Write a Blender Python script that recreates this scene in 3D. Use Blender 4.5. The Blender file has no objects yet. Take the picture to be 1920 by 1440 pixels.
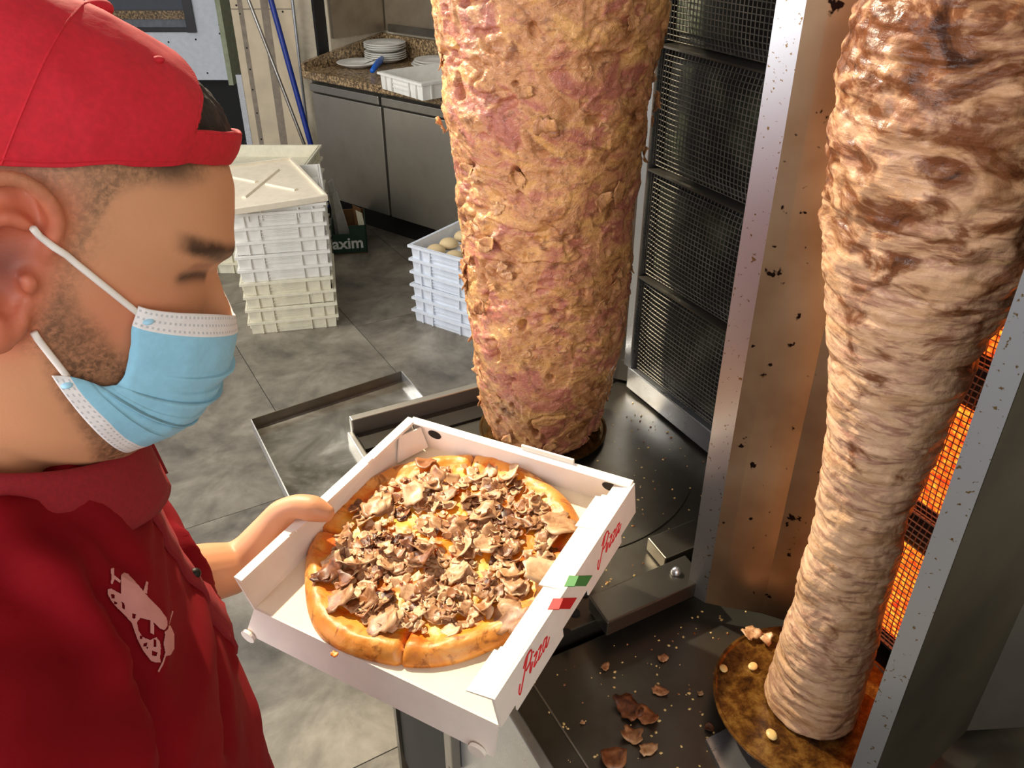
import bpy, bmesh, math, random
import numpy as np
from mathutils import Vector, Matrix
from mathutils.bvhtree import BVHTree

random.seed(7)
rng = np.random.default_rng(7)
scene = bpy.context.scene
col = scene.collection

# ------------------------------------------------------------------ camera
FPX = 1550.0                      # focal length in pixels of the 1920 px wide frame
CAM_H = 1.75
TH = math.atan(FPX / 2557.0)      # pitch below the horizon
cd = bpy.data.cameras.new('camera')
cd.sensor_width = 36.0
cd.lens = FPX / 1920.0 * 36.0
cd.clip_start = 0.02
cam = bpy.data.objects.new('camera', cd)
cam.location = (0, 0, CAM_H)
cam.rotation_euler = (math.pi / 2 - TH, 0, 0)
col.objects.link(cam)
scene.camera = cam

# ------------------------------------------------------------------ world and big lights
world = bpy.data.worlds.new('world')
scene.world = world
world.use_nodes = True
wn = world.node_tree.nodes
wn['Background'].inputs[0].default_value = (1.0, 0.97, 0.93, 1)
wn['Background'].inputs[1].default_value = 0.25

def area(name, loc, target, sx, sy, power, colr):
    l = bpy.data.lights.new(name, 'AREA'); l.shape = 'RECTANGLE'; l.size = sx; l.size_y = sy
    l.energy = power; l.color = colr
    o = bpy.data.objects.new(name, l); o.location = loc
    d = Vector(target) - Vector(loc)
    o.rotation_euler = d.to_track_quat('-Z', 'Y').to_euler()
    col.objects.link(o); return o
# daylight through the shop front (left of and behind the photographer) and the far left window, plus an added fill
area('shop_front_daylight', (-2.9, -0.9, 2.2), (0.1, 0.9, 1.1), 2.6, 2.2, 110, (0.97, 0.97, 1.0))
area('camera_side_fill', (0.5, -2.7, 2.3), (0.0, 0.8, 1.2), 3.0, 2.0, 48, (1.0, 0.98, 0.95))  # added fill behind the camera, brightens face and box front
area('street_window_daylight', (-2.6, 2.6, 2.5), (0.2, 1.2, 1.1), 1.6, 1.6, 60, (1.0, 0.97, 0.92))

def spot(name, loc, target, power, colr, angle, blend, radius):
    l = bpy.data.lights.new(name, 'SPOT'); l.energy = power; l.color = colr
    l.spot_size = math.radians(angle); l.spot_blend = blend; l.shadow_soft_size = radius
    o = bpy.data.objects.new(name, l); o.location = loc
    d = Vector(target) - Vector(loc)
    o.rotation_euler = d.to_track_quat('-Z', 'Y').to_euler()
    col.objects.link(o); return o
LAMP = (-0.80, 1.62, 2.35)
spot('warm_lamp_light', LAMP, (-0.08, 0.85, 1.15), 185, (1.0, 0.86, 0.62), 75, 0.6, 0.03)

vs = scene.view_settings
vs.view_transform = 'Standard'; vs.look = 'None'; vs.gamma = 1.0
vs.use_curve_mapping = False
vs.exposure = 0.28

# ------------------------------------------------------------------ pixel rays
CT, ST = math.cos(TH), math.sin(TH)
def ray(x, y):
    u = (x - 960) / FPX; v = (720 - y) / FPX
    return np.array([u, CT + v * ST, -ST + v * CT])
CAMP = np.array([0, 0, CAM_H])
def atz(x, y, z):
    d = ray(x, y); return CAMP + d * ((z - CAM_H) / d[2])
def aty(x, y, Y):
    d = ray(x, y); return CAMP + d * (Y / d[1])
def plan(x, y, z):
    return atz(x, y, z)[:2]

# ------------------------------------------------------------------ object helpers
ORG = {}
def link(o, parent=None):
    col.objects.link(o)
    if parent is not None: o.parent = parent
    return o
def tag(o, label, cat, group=None):
    o['label'] = label; o['category'] = cat
    if group: o['group'] = group
    return o
def empty(name, loc, label=None, cat=None, group=None, rot=None):
    o = bpy.data.objects.new(name, None); o.location = loc; o.empty_display_size = 0.05
    if rot is not None: o.rotation_euler = rot
    col.objects.link(o); ORG[o] = np.array(loc, float)
    if label: tag(o, label, cat, group)
    return o
def mesh(name, verts, faces, smooth=False):
    me = bpy.data.meshes.new(name)
    me.from_pydata([tuple(map(float, v)) for v in verts] if not isinstance(verts, list) else verts, [], faces)
    me.update()
    if smooth: me.polygons.foreach_set('use_smooth', [True] * len(me.polygons))
    return me
def grid_mesh(name, V, F, smooth=True):
    """fast: V (n,3) array, F (m,4) int array"""
    me = bpy.data.meshes.new(name)
    V = np.ascontiguousarray(V, np.float32); F = np.ascontiguousarray(F, np.int32)
    me.vertices.add(len(V)); me.vertices.foreach_set('co', V.ravel())
    n = F.shape[1]
    me.loops.add(F.size); me.loops.foreach_set('vertex_index', F.ravel())
    me.polygons.add(len(F)); me.polygons.foreach_set('loop_start', np.arange(0, F.size, n, dtype=np.int32))
    me.polygons.foreach_set('loop_total', np.full(len(F), n, np.int32))
    me.polygons.foreach_set('use_smooth', np.full(len(F), smooth))
    me.update(calc_edges=True); me.validate()
    return me
def grid_faces(nu, nv, wrap_u=False):
    """index grid [v][u], u fastest"""
    iu = np.arange(nu if wrap_u else nu - 1); iv = np.arange(nv - 1)
    U, Vv = np.meshgrid(iu, iv)
    a = Vv * nu + U; b = Vv * nu + (U + 1) % nu
    return np.stack([a, b, b + nu, a + nu], -1).reshape(-1, 4)
def obj(name, me, mat=None, parent=None, loc=None):
    o = bpy.data.objects.new(name, me)
    if mat is not None:
        for m in (mat if isinstance(mat, (list, tuple)) else [mat]): me.materials.append(m)
    link(o, parent)
    if loc is not None: o.location = loc
    return o
def off(parent):
    while parent is not None:
        if parent in ORG: return ORG[parent]
        parent = parent.parent
    return np.zeros(3)

class MB:
    """collects world- or local-space geometry into one mesh"""
    def __init__(s): s.v = []; s.f = []; s.m = []; s.cur = 0
    def add(s, vs_, fs):
        b = len(s.v); s.v += [tuple(map(float, p)) for p in vs_]
        s.f += [tuple(i + b for i in f) for f in fs]; s.m += [s.cur] * len(fs); return s
    def hexa(s, p):      # 8 points: bottom 4 ccw, top 4 ccw
        return s.add(p, [(3, 2, 1, 0), (4, 5, 6, 7), (0, 1, 5, 4), (1, 2, 6, 5), (2, 3, 7, 6), (3, 0, 4, 7)])
    def box(s, a, b):
        x0, y0, z0 = a; x1, y1, z1 = b
        return s.hexa([(x0, y0, z0), (x1, y0, z0), (x1, y1, z0), (x0, y1, z0), (x0, y0, z1), (x1, y0, z1), (x1, y1, z1), (x0, y1, z1)])
    def slab(s, poly, z0, z1):     # vertical prism over a plan polygon (ccw)
        n = len(poly)
        a = sum(poly[i][0] * poly[(i + 1) % n][1] - poly[(i + 1) % n][0] * poly[i][1] for i in range(n))
        if a < 0: poly = poly[::-1]
        v = [(p[0], p[1], z0) for p in poly] + [(p[0], p[1], z1) for p in poly]
        f = [tuple(range(n - 1, -1, -1)), tuple(range(n, 2 * n))] + [(i, (i + 1) % n, n + (i + 1) % n, n + i) for i in range(n)]
        return s.add(v, f)
    def wall(s, P, Q, z0, z1, t):  # thin upright sheet from plan P to Q, thickness t to the left of P->Q
        P = np.array(P[:2], float); Q = np.array(Q[:2], float); d = Q - P; d /= np.linalg.norm(d); n = np.array([-d[1], d[0]]) * t
        return s.slab([P, Q, Q + n, P + n], z0, z1)
    def tube(s, pts, r, n=8, caps=True):
        pts = [np.array(p, float) for p in pts]; k = len(pts)
        rs = r if isinstance(r, (list, tuple, np.ndarray)) else [r] * k
        V = []; prev = None
        for i, p in enumerate(pts):
            t = pts[min(i + 1, k - 1)] - pts[max(i - 1, 0)]; t = t / (np.linalg.norm(t) + 1e-12)
            if prev is None:
                a = np.array([0, 0, 1.0]) if abs(t[2]) < .9 else np.array([1.0, 0, 0])
                u = np.cross(t, a)
            else: u = prev - t * (prev @ t)
            u /= np.linalg.norm(u) + 1e-12; prev = u; w = np.cross(t, u)
            for j in range(n):
                an = 2 * math.pi * j / n; V.append(p + rs[i] * (math.cos(an) * u + math.sin(an) * w))
        F = [(i * n + j, i * n + (j + 1) % n, (i + 1) * n + (j + 1) % n, (i + 1) * n + j) for i in range(k - 1) for j in range(n)]
        if caps: F += [tuple(range(n - 1, -1, -1)), tuple((k - 1) * n + j for j in range(n))]
        return s.add(V, F)
    def lathe(s, prof, c, n=32, close=False):   # prof list of (r,z)
        V = [(c[0] + r * math.cos(2 * math.pi * j / n), c[1] + r * math.sin(2 * math.pi * j / n), c[2] + z) for r, z in prof for j in range(n)]
        k = len(prof)
        F = [(i * n + j, i * n + (j + 1) % n, (i + 1) * n + (j + 1) % n, (i + 1) * n + j) for i in range(k - 1) for j in range(n)]
        if close: F += [((k - 1) * n + j, (k - 1) * n + (j + 1) % n, (j + 1) % n, j) for j in range(n)]
        else: F += [tuple(range(n - 1, -1, -1)), tuple((k - 1) * n + j for j in range(n))]
        return s.add(V, F)
    def build(s, name, mat, parent=None, smooth=False, bevel=0, local=False):
        o_ = np.zeros(3) if local else off(parent)
        me = bpy.data.meshes.new(name)
        me.from_pydata([(p[0] - o_[0], p[1] - o_[1], p[2] - o_[2]) for p in s.v], [], s.f); me.update()
        if smooth: me.polygons.foreach_set('use_smooth', [True] * len(me.polygons))
        me.polygons.foreach_set('material_index', s.m)
        bm = bmesh.new(); bm.from_mesh(me)
        if bevel: bmesh.ops.remove_doubles(bm, verts=bm.verts, dist=1e-6)
        bmesh.ops.recalc_face_normals(bm, faces=bm.faces)
        if bevel: bmesh.ops.bevel(bm, geom=list(bm.edges), offset=bevel, segments=2, profile=.5, affect='EDGES', clamp_overlap=True)
        bm.to_mesh(me); bm.free()
        return obj(name, me, mat, parent)
def struct(o): o['kind'] = 'structure'; return o

# ------------------------------------------------------------------ noise
_perm = rng.permutation(4096)
_val = rng.random(4096)
def vnoise(P):
    P = np.asarray(P, float); I = np.floor(P).astype(np.int64); f = P - I; f = f * f * (3 - 2 * f)
    out = np.zeros(len(P))
    for dx in (0, 1):
        for dy in (0, 1):
            for dz in (0, 1):
                h = _perm[(I[:, 0] + dx) & 4095]; h = _perm[(h + I[:, 1] + dy) & 4095]; h = _perm[(h + I[:, 2] + dz) & 4095]
                w = (f[:, 0] if dx else 1 - f[:, 0]) * (f[:, 1] if dy else 1 - f[:, 1]) * (f[:, 2] if dz else 1 - f[:, 2])
                out += w * _val[h]
    return out * 2 - 1
def fbm(P, o=4, g=.5):
    P = np.asarray(P, float); a = 1; s = 0; t = 0
    for i in range(o):
        s = s + a * vnoise(P + 17.3 * i); t += a; a *= g; P = P * 2.03
    return s / t
def ridged(P, o=3):
    P = np.asarray(P, float); a = 1; s = 0; t = 0
    for i in range(o):
        s = s + a * (1 - np.abs(vnoise(P + 31.7 * i))); t += a; a *= .5; P = P * 2.1
    return s / t

# ------------------------------------------------------------------ materials
def lin(c):
    return tuple(((x / 255) / 12.92 if x / 255 <= .04045 else ((x / 255 + .055) / 1.055) ** 2.4) for x in c) + (1,)
class NT:
    def __init__(s, name):
        s.m = bpy.data.materials.new(name); s.m.use_nodes = True
        s.t = s.m.node_tree; s.n = s.t.nodes; s.b = s.n['Principled BSDF']; s.l = s.t.links
        s.co = None
    def obj_co(s, scale=(1, 1, 1), which='Object'):
        tc = s.n.new('ShaderNodeTexCoord'); mp = s.n.new('ShaderNodeMapping'); mp.inputs['Scale'].default_value = scale
        s.l.new(tc.outputs[which], mp.inputs[0]); return mp.outputs[0]
    def noise(s, co, scale, detail=4, rough=.55, dist=0):
        n = s.n.new('ShaderNodeTexNoise'); n.inputs['Scale'].default_value = scale; n.inputs['Detail'].default_value = detail
        n.inputs['Roughness'].default_value = rough; n.inputs['Distortion'].default_value = dist
        s.l.new(co, n.inputs['Vector']); return n.outputs[0]
    def voro(s, co, scale, feat='F1', out=0):
        n = s.n.new('ShaderNodeTexVoronoi'); n.feature = feat; n.inputs['Scale'].default_value = scale
        s.l.new(co, n.inputs['Vector']); return n.outputs[out]
    def ramp(s, fac, stops, interp='LINEAR'):
        r = s.n.new('ShaderNodeValToRGB'); r.color_ramp.interpolation = interp
        e = r.color_ramp.elements
        while len(e) < len(stops): e.new(.5)
        for i, (p, c) in enumerate(stops): e[i].position = p; e[i].color = c if len(c) == 4 else lin(c)
        s.l.new(fac, r.inputs[0]); return r.outputs[0]
    def mix(s, fac, a, b, mode='MIX'):
        m = s.n.new('ShaderNodeMix'); m.data_type = 'RGBA'; m.blend_type = mode
        for i, x in ((0, fac), (6, a), (7, b)):
            if hasattr(x, 'links') or hasattr(x, 'is_linked'): s.l.new(x, m.inputs[i])
            else: m.inputs[i].default_value = x if i == 0 else (x if len(x) == 4 else lin(x))
        return m.outputs[2]
    def math(s, op, a, b=None):
        m = s.n.new('ShaderNodeMath'); m.operation = op
        for i, x in ((0, a), (1, b)):
            if x is None: continue
            if hasattr(x, 'is_linked'): s.l.new(x, m.inputs[i])
            else: m.inputs[i].default_value = x
        return m.outputs[0]
    def bump(s, h, strength=.3, dist=.002):
        b = s.n.new('ShaderNodeBump'); b.inputs['Strength'].default_value = strength; b.inputs['Distance'].default_value = dist
        s.l.new(h, b.inputs['Height']); s.l.new(b.outputs[0], s.b.inputs['Normal'])
    def set(s, color=None, rough=None, metal=None, **k):
        for key, x in (('Base Color', color), ('Roughness', rough), ('Metallic', metal)):
            if x is None: continue
            if hasattr(x, 'is_linked'): s.l.new(x, s.b.inputs[key])
            else: s.b.inputs[key].default_value = (x if len(x) == 4 else lin(x)) if key == 'Base Color' else x
        for key, x in k.items():
            s.b.inputs[key.replace('_', ' ')].default_value = x
        return s.m
    def attr(s, name):
        a = s.n.new('ShaderNodeAttribute'); a.attribute_name = name; return a.outputs
def plain(name, c, rough=.5, metal=0, var=.08, scale=30, bump=0, **k):
    t = NT(name); co = t.obj_co(); n = t.noise(co, scale, 5)
    c = np.array(c, float)
    colr = t.ramp(n, [(.3, tuple(np.clip(c * (1 - var), 0, 255))), (.7, tuple(np.clip(c * (1 + var), 0, 255)))])
    if bump: t.bump(n, bump)
    return t.set(colr, rough, metal, **k)

M = {}
def steel(name, c=(176, 172, 165), rough=.32, stain=(120, 100, 78), amt=.35, aniso=(3, 3, 60)):
    t = NT(name); co = t.obj_co(); cb = t.obj_co(aniso)
    n1 = t.noise(co, 9, 5, .6); n2 = t.noise(cb, 40, 3, .6)
    base = t.mix(t.math('MULTIPLY', t.ramp(n1, [(.45, (0, 0, 0)), (.75, (255, 255, 255))]), amt), c, stain)
    r = t.math('ADD', t.math('MULTIPLY', n1, .25), rough - .1)
    t.bump(n2, .06, .001)
    return t.set(base, r, .92)
M['steel'] = steel('brushed_steel')
M['steel_bright'] = steel('bright_steel', (205, 208, 214), .25, (170, 165, 155), .2)
M['steel_dark'] = steel('dark_steel', (120, 116, 108), .38, (70, 58, 44), .5)
M['steel_tray'] = steel('greasy_tray_steel', (112, 108, 100), .31, (72, 60, 44), .55)
M['steel_brown'] = steel('heat_browned_steel', (160, 138, 112), .34, (112, 72, 48), .6)
M['steel_cab'] = steel('cabinet_steel', (192, 186, 176), .36, (130, 122, 108), .3)
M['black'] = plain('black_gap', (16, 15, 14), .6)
M['dark_iron'] = plain('dark_iron', (40, 36, 32), .5, .6)
def spots(t, co, base, c, scale, thr):
    v = t.noise(co, scale, 3, .6)
    return t.mix(t.ramp(v, [(thr, (0, 0, 0)), (thr + .03, (255, 255, 255))]), base, c)
# ================================================================== SETTING
# floor: grey cloudy slabs laid diagonally
t = NT('floor_slab'); co = t.obj_co((1, 1, 1)); n = t.noise(co, 3.2, 7, .62, .6); n2 = t.noise(co, 14, 4, .6)
c1 = t.ramp(n, [(.32, (70, 65, 56)), (.5, (124, 116, 102)), (.66, (168, 159, 142))])
c2 = t.mix(.25, c1, t.ramp(n2, [(.35, (92, 86, 76)), (.7, (168, 160, 145))]))
t.bump(n2, .05); M['floor'] = t.set(c2, .42)
M['grout'] = plain('floor_joint', (58, 54, 50), .8)
mb = MB(); mb.box((-4.2, -1.2, -.06), (2.6, 8.2, -.004))
floor = struct(mb.build('floor', M['grout']))
ft = np.array([.5, -.866]); fn = np.array([.866, .5])
TW, TL = .524, 1.05
tile_me = None
k0 = 0.549
mbt = MB(); mbt.box((-TW / 2 + .0015, -TL / 2 + .0015, -.004), (TW / 2 - .0015, TL / 2 - .0015, 0))
tile_me = bpy.data.meshes.new('tile'); tile_me.from_pydata(mbt.v, [], mbt.f); tile_me.materials.append(M['floor'])
ang = math.atan2(-ft[0], ft[1])   # local +Y maps to ft
for i in range(-10, 14):
    for j in range(-9, 10):
        cn = k0 + (i + .5) * TW; ctt = (j + (.5 if i % 2 else 0)) * TL - 1.2
        c = fn * cn + ft * ctt
        if not (-4.0 < c[0] < 1.9 and -1.0 < c[1] < 7.5): continue
        o = bpy.data.objects.new('tile', tile_me); o.location = (c[0], c[1], 0); o.rotation_euler = (0, 0, ang)
        link(o, floor)

# ---- the fridge counter line at the back
CA = np.array([-1.14, 4.82]); CU = np.array([.78, -.626]); CW = np.array([.626, .78])
def cab(u, w): return CA + CU * u + CW * w
def cabp(u0, u1, w0, w1): return [cab(u0, w0), cab(u1, w0), cab(u1, w1), cab(u0, w1)]
M['wall_steel'] = steel('wall_sheet_steel', (172, 160, 142), .4, (120, 104, 84), .45)
M['plaster'] = plain('cream_plaster', (196, 184, 160), .85, var=.05, bump=.1)
M['drywall'] = plain('white_drywall', (225, 231, 240), .8, var=.03)
M['beige'] = plain('beige_board', (222, 205, 176), .8, var=.06, scale=6)
M['tape'] = plain('grey_joint_filler', (150, 138, 122), .85)
M['daylight_blue'] = plain('daylight_tinted_wall', (150, 180, 215), .8)
M['frame'] = plain('dark_frame', (46, 44, 46), .4)
# granite
t = NT('granite'); co = t.obj_co(); n = t.noise(co, 75, 3, .75); n3 = t.noise(co, 8, 2)
g = t.ramp(n, [(.36, (48, 38, 30)), (.46, (128, 102, 72)), (.56, (188, 160, 118)), (.68, (214, 194, 160))], 'CONSTANT')
M['granite'] = t.set(t.mix(.15, g, t.ramp(n3, [(.4, (120, 98, 70)), (.6, (190, 165, 125))])), .3)

mb = MB(); mb.slab(cabp(-.02, 1.9, .63, .70), 0, 2.6)
wb = struct(mb.build('wall_back', M['plaster']))
mb = MB(); mb.slab(cabp(.012, 1.85, .612, .629), 1.0, 2.4)
mb.build('steel_sheet', M['wall_steel'], wb)
mb = MB(); mb.slab(cabp(.05, 1.85, .590, .611), 1.0, 1.04); mb.build('ledge', M['steel_dark'], wb)
mb = MB(); mb.slab(cabp(-.10, -.02, .21, .70), 0, 2.6)
wl = struct(mb.build('wall_side', M['plaster']))
mb = MB(); mb.slab(cabp(-.019, .004, .215, .61), 1.0, 2.4); mb.build('steel_sheet', M['wall_steel'], wl)
mb = MB(); mb.slab(cabp(-.06, -.04, .135, .209), 0, 2.6); mb.build('gap_shade_panel', M['black'], wl)  # black sheet standing in for the shade of an open gap

fr = empty('fridge_cabinet', (*cab(.6, .3), 0), 'stainless steel two-door fridge cabinet under the granite worktop', 'cabinet')
mb = MB(); mb.slab(cabp(0, 1.7, .03, .58), .15, .82); mb.build('body', M['steel_dark'], fr)
mb = MB(); mb.slab(cabp(.05, 1.65, .10, .46), .0, .15); mb.build('plinth', M['black'], fr)
for a, b in ((.025, .578), (.598, 1.14), (1.16, 1.69)):
    mb = MB(); mb.slab(cabp(a, b, 0, .028), .152, .745)
    d = mb.build('door', M['steel_cab'], fr, bevel=.003)
    mb = MB(); mb.slab(cabp(a, b, -.012, .03), .757, .80); h = mb.build('door_grip', M['steel'], d, bevel=.004)
mb = MB(); mb.slab(cabp(-.015, 1.75, -.025, .61), .822, .862)
top = mb.build('granite_worktop', M['granite'], None, bevel=.004); tag(top, 'speckled brown granite worktop on the steel fridge cabinet', 'worktop')
us = MB(); q0, q1, q2, q3 = cabp(-.015, .012, -.02, .60); us.hexa([(*q0, .862), (*q1, .862), (*q2, .862), (*q3, .862), (*q0, .905), (*q1, .905), (*q2, .990), (*q3, .990)])
o = us.build('granite_upstand', M['granite'], top)
us = MB(); us.slab(cabp(.012, 1.75, .587, .61), .862, .985); us.build('granite_upstand', M['granite'], top)

# ---- plates on the worktop
M['china'] = plain('white_china', (232, 230, 222), .3, var=.02)
def plate_mesh(r):
    m_ = MB(); pr = [(r * .55, 0), (r * .62, .003), (r * .97, .021), (r, .024), (r * .985, .026), (r * .66, .009), (r * .6, .007), (0.001, .006)]
    m_.lathe(pr, (0, 0, 0), 40); me = bpy.data.meshes.new('plate'); me.from_pydata(m_.v, [], m_.f)
    me.polygons.foreach_set('use_smooth', [True] * len(me.polygons)); me.materials.append(M['china']); return me
pm = plate_mesh(.122)
def plate(c, z, label, group=None):
    o = bpy.data.objects.new('dinner_plate', pm); o.location = (c[0], c[1], z); link(o); tag(o, label, 'plate', group); return o
p1c = plan(672, 121, .872)
PORD = ['bottom one', 'second from the bottom', 'third from the bottom', 'middle one', 'third from the top', 'second from the top', 'top one']
plate(p1c, .863, 'single white plate lying on the granite with a knife across it')
pc = plan(748, 106, .875); pc = pc - CW * max(0, ((pc - CA) @ CW) - .46)
for k in range(7):
    z = .863 + k * .0115 + (.012 if k >= 4 else 0)
    plate(pc, z, f'white plate, {PORD[k]} of the taller plate stack on the granite worktop', 'tall stack of plates')
pc2 = plan(812, 124, .872)
for k in range(3):
    plate(pc2 + np.array([.01 * k, -.006 * k]), .863 + k * .0125, f'white plate, {["bottom", "middle", "top"][k]} one of the low plate stack behind the white crate', 'low stack of plates')
kn = empty('table_knife', (*p1c, .895), 'table knife with bright blue handle resting on the single plate', 'knife')
a = atz(690, 120, .897); b = atz(717, 107, .897); c = atz(701, 131, .888); h0 = atz(716, 113, .900)
mb = MB(); P = np.array([atz(680, 121, .893), atz(708, 111, .900)]); dd = P[1] - P[0]; sd = np.array([-dd[1], dd[0], 0]); sd /= np.linalg.norm(sd)
mb.add([P[0], P[0] * .5 + P[1] * .5 + sd * .006, P[1] + sd * .006, P[1] - sd * .006, P[0] * .5 + P[1] * .5 - sd * .006], [(0, 1, 2, 3, 4)])
mb.add([q + np.array([0, 0, .002]) for q in (P[0], P[0] * .5 + P[1] * .5 + sd * .006, P[1] + sd * .006, P[1] - sd * .006, P[0] * .5 + P[1] * .5 - sd * .006)], [(0, 1, 2, 3, 4)])
mb.build('blade', M['steel_dark'], kn)
M['blue_plastic'] = plain('blue_plastic', (24, 98, 196), .4)
mb = MB(); mb.tube([atz(716, 109, .903), atz(711, 116, .903), atz(704, 124, .897), atz(698, 133, .888)], [.012, .019, .016, .013], 10); mb.build('handle', M['blue_plastic'], kn, smooth=True)

# ---- dough crates
M['crate'] = plain('white_crate_plastic', (232, 230, 222), .45, var=.03, Subsurface_Weight=0.0)
M['crate_old'] = plain('ivory_crate_plastic', (226, 220, 196), .45, var=.04)
M['crate_blue'] = plain('cool_white_crate_plastic', (222, 228, 236), .45, var=.03)
def crate_meshes(w, l, h):
    """body and rib meshes in local space, origin at bottom centre"""
    x, y = w / 2, l / 2; t_ = .004; s = .006
    m_ = MB()
    # tapered wall panels with depth
    B_ = [(-x + s, -y + s), (x - s, -y + s), (x - s, y - s), (-x + s, y - s)]
    T_ = [(-x + .002, -y + .002), (x - .002, -y + .002), (x - .002, y - .002), (-x + .002, y - .002)]
    vb = [(p[0], p[1], 0) for p in B_] + [(p[0], p[1], h) for p in T_]
    vi = [(p[0] * (1 - 2 * t_ / w), p[1] * (1 - 2 * t_ / l), t_) for p in B_] + [(p[0] * (1 - 2 * t_ / w), p[1] * (1 - 2 * t_ / l), h) for p in T_]
    m_.add(vb + vi, [(3, 2, 1, 0)] + [(i, (i + 1) % 4, 4 + (i + 1) % 4, 4 + i) for i in range(4)] + [(8, 9, 10, 11)] +
           [(8 + (i + 1) % 4, 8 + i, 12 + i, 12 + (i + 1) % 4) for i in range(4)] + [(4 + i, 4 + (i + 1) % 4, 12 + (i + 1) % 4, 12 + i) for i in range(4)])
    body = bpy.data.meshes.new('tub'); body.from_pydata(m_.v, [], m_.f)
    r_ = MB(); e = .009
    for a_, b_ in (((-x - e, -y - e), (x + e, -y)), ((-x - e, y), (x + e, y + e)), ((-x - e, -y), (-x, y)), ((x, -y), (x + e, y))):
        r_.box((a_[0], a_[1], h - .012), (b_[0], b_[1], h - .0006))
    rim = bpy.data.meshes.new('rim'); rim.from_pydata(r_.v, [], r_.f)
    ribs = []
    rr = MB()
    for fx in (-.36, -.21, .2, .36):
        for sy in (-1, 1):
            rr.box((fx * w - .003, min(sy * (y - .002), sy * (y + .006)), .004), (fx * w + .003, max(sy * (y - .002), sy * (y + .006)), h - .012))
    for fy in (-.4, -.25, -.1, .1, .25, .4):
        for sx in (-1, 1):
            rr.box((min(sx * (x - .002), sx * (x + .006)), fy * l - .003, .004), (max(sx * (x - .002), sx * (x + .006)), fy * l + .003, h - .012))
    for zz in (.3, .55):       # the grip recess lines
        for sy in (-1, 1):
            rr.box((-.2 * w, min(sy * (y - .003), sy * (y + .002)), h * zz), (.19 * w, max(sy * (y - .003), sy * (y + .002)), h * zz + .004))
    rb = bpy.data.meshes.new('ribs'); rb.from_pydata(rr.v, [], rr.f)
    return body, rim, rb
PIT = .063
ORD = ['lowest', 'second', 'third', 'fourth', 'fifth', 'sixth', 'seventh', 'eighth', 'ninth']
CM = crate_meshes(.385, .58, PIT)
CMc = crate_meshes(.37, .50, .082)
def crate(loc, rz, mat, label, group=None, meshes=CM, name='dough_crate', rx=0):
    e_ = empty(name, loc, label, 'crate', group, rot=(rx, 0, rz))
    for nm, me in zip(('tub', 'rim', 'rib_pattern'), meshes):
        key = nm + mat.name + str(id(meshes))
        if key not in CR:
            m2 = me.copy(); m2.materials.append(mat); CR[key] = m2
        o = bpy.data.objects.new(nm, CR[key]); link(o, e_)
        if nm == 'rib_pattern': o['kind'] = 'stuff'
    return e_
CR = {}
a = atz(468, 628, 0)[:2]; b = atz(637, 612, 0)[:2]
d = (b - a) / np.linalg.norm(b - a); n = np.array([-d[1], d[0]])
yaw = math.atan2(d[1], d[0]); sc = (a + b) / 2 + n * .29
for k in range(9):
    j = rng.normal(0, .003, 2)
    crate((sc[0] + j[0], sc[1] + j[1], k * PIT), yaw + rng.normal(0, .006), M['crate_old'] if k < 4 else M['crate'],
          f'ribbed white dough crate, {ORD[k]} from the floor in the tall lidded stack', 'tall stack of dough crates')
crate((sc[0] + .004, sc[1] - .002, 9 * PIT - .04), yaw + .03, M['crate'], 'white dough crate nested topmost in the tall stack under the crossed lid', None, crate_meshes(.37, .565, PIT))
# lid: shallow tray upside down with a raised X
lc = atz(612, 366, .617)[:2]; lyaw = math.radians(27)
ld = np.array([math.cos(lyaw), math.sin(lyaw)]); ln = np.array([-ld[1], ld[0]])
lp = lc - ld * .205 + ln * .31
M['lid'] = plain('ivory_lid_plastic', (240, 228, 204), .4, var=.03)
lid = empty('crate_lid', (lp[0], lp[1], .592), 'ivory plastic lid with a raised cross on the tall crate stack', 'lid', rot=(0, 0, lyaw))
mb = MB(); mb.box((-.205, -.31, 0.004), (.205, .31, .018)); mb.build('panel', M['lid'], lid, local=True, bevel=.003)
mb = MB()
for a_, b_ in (((-.21, -.315), (.21, -.303)), ((-.21, .303), (.21, .315)), ((-.21, -.303), (-.198, .303)), ((.198, -.303), (.21, .303))): mb.box((*a_, 0), (*b_, .028))
mb.build('rim', M['lid'], lid, local=True, bevel=.003)
for s_ in (1, -1):
    q = math.atan2(.36 * s_, .24); cx = MB()
    L_ = .2; wv = .012
    dx, dy = math.cos(q), math.sin(q)
    if s_ == 1:
        segs = [(-L_, L_)]
    else: segs = [(-L_, -.03), (.03, L_)]
    for s0, s1 in segs:
        cx.hexa([(dx * s0 + dy * wv, dy * s0 - dx * wv, .015), (dx * s1 + dy * wv, dy * s1 - dx * wv, .015), (dx * s1 - dy * wv, dy * s1 + dx * wv, .015), (dx * s0 - dy * wv, dy * s0 + dx * wv, .015),
                 (dx * s0 + dy * wv * .6, dy * s0 - dx * wv * .6, .026), (dx * s1 + dy * wv * .6, dy * s1 - dx * wv * .6, .026), (dx * s1 - dy * wv * .6, dy * s1 + dx * wv * .6, .026), (dx * s0 - dy * wv * .6, dy * s0 + dx * wv * .6, .026)])
        cx.build('cross_rib', M['lid'], lid, local=True); cx = MB()
# stack behind
bs = atz(600, 292, .567)[:2]; byaw = math.radians(90)
for k in range(9):
    crate((bs[0] - .333, bs[1] + .01, k * PIT), byaw + rng.normal(0, .004), M['crate_old'], f'ivory dough crate, {ORD[k]} from the floor in the open stack behind the lidded stack', 'open stack of dough crates behind')
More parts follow.
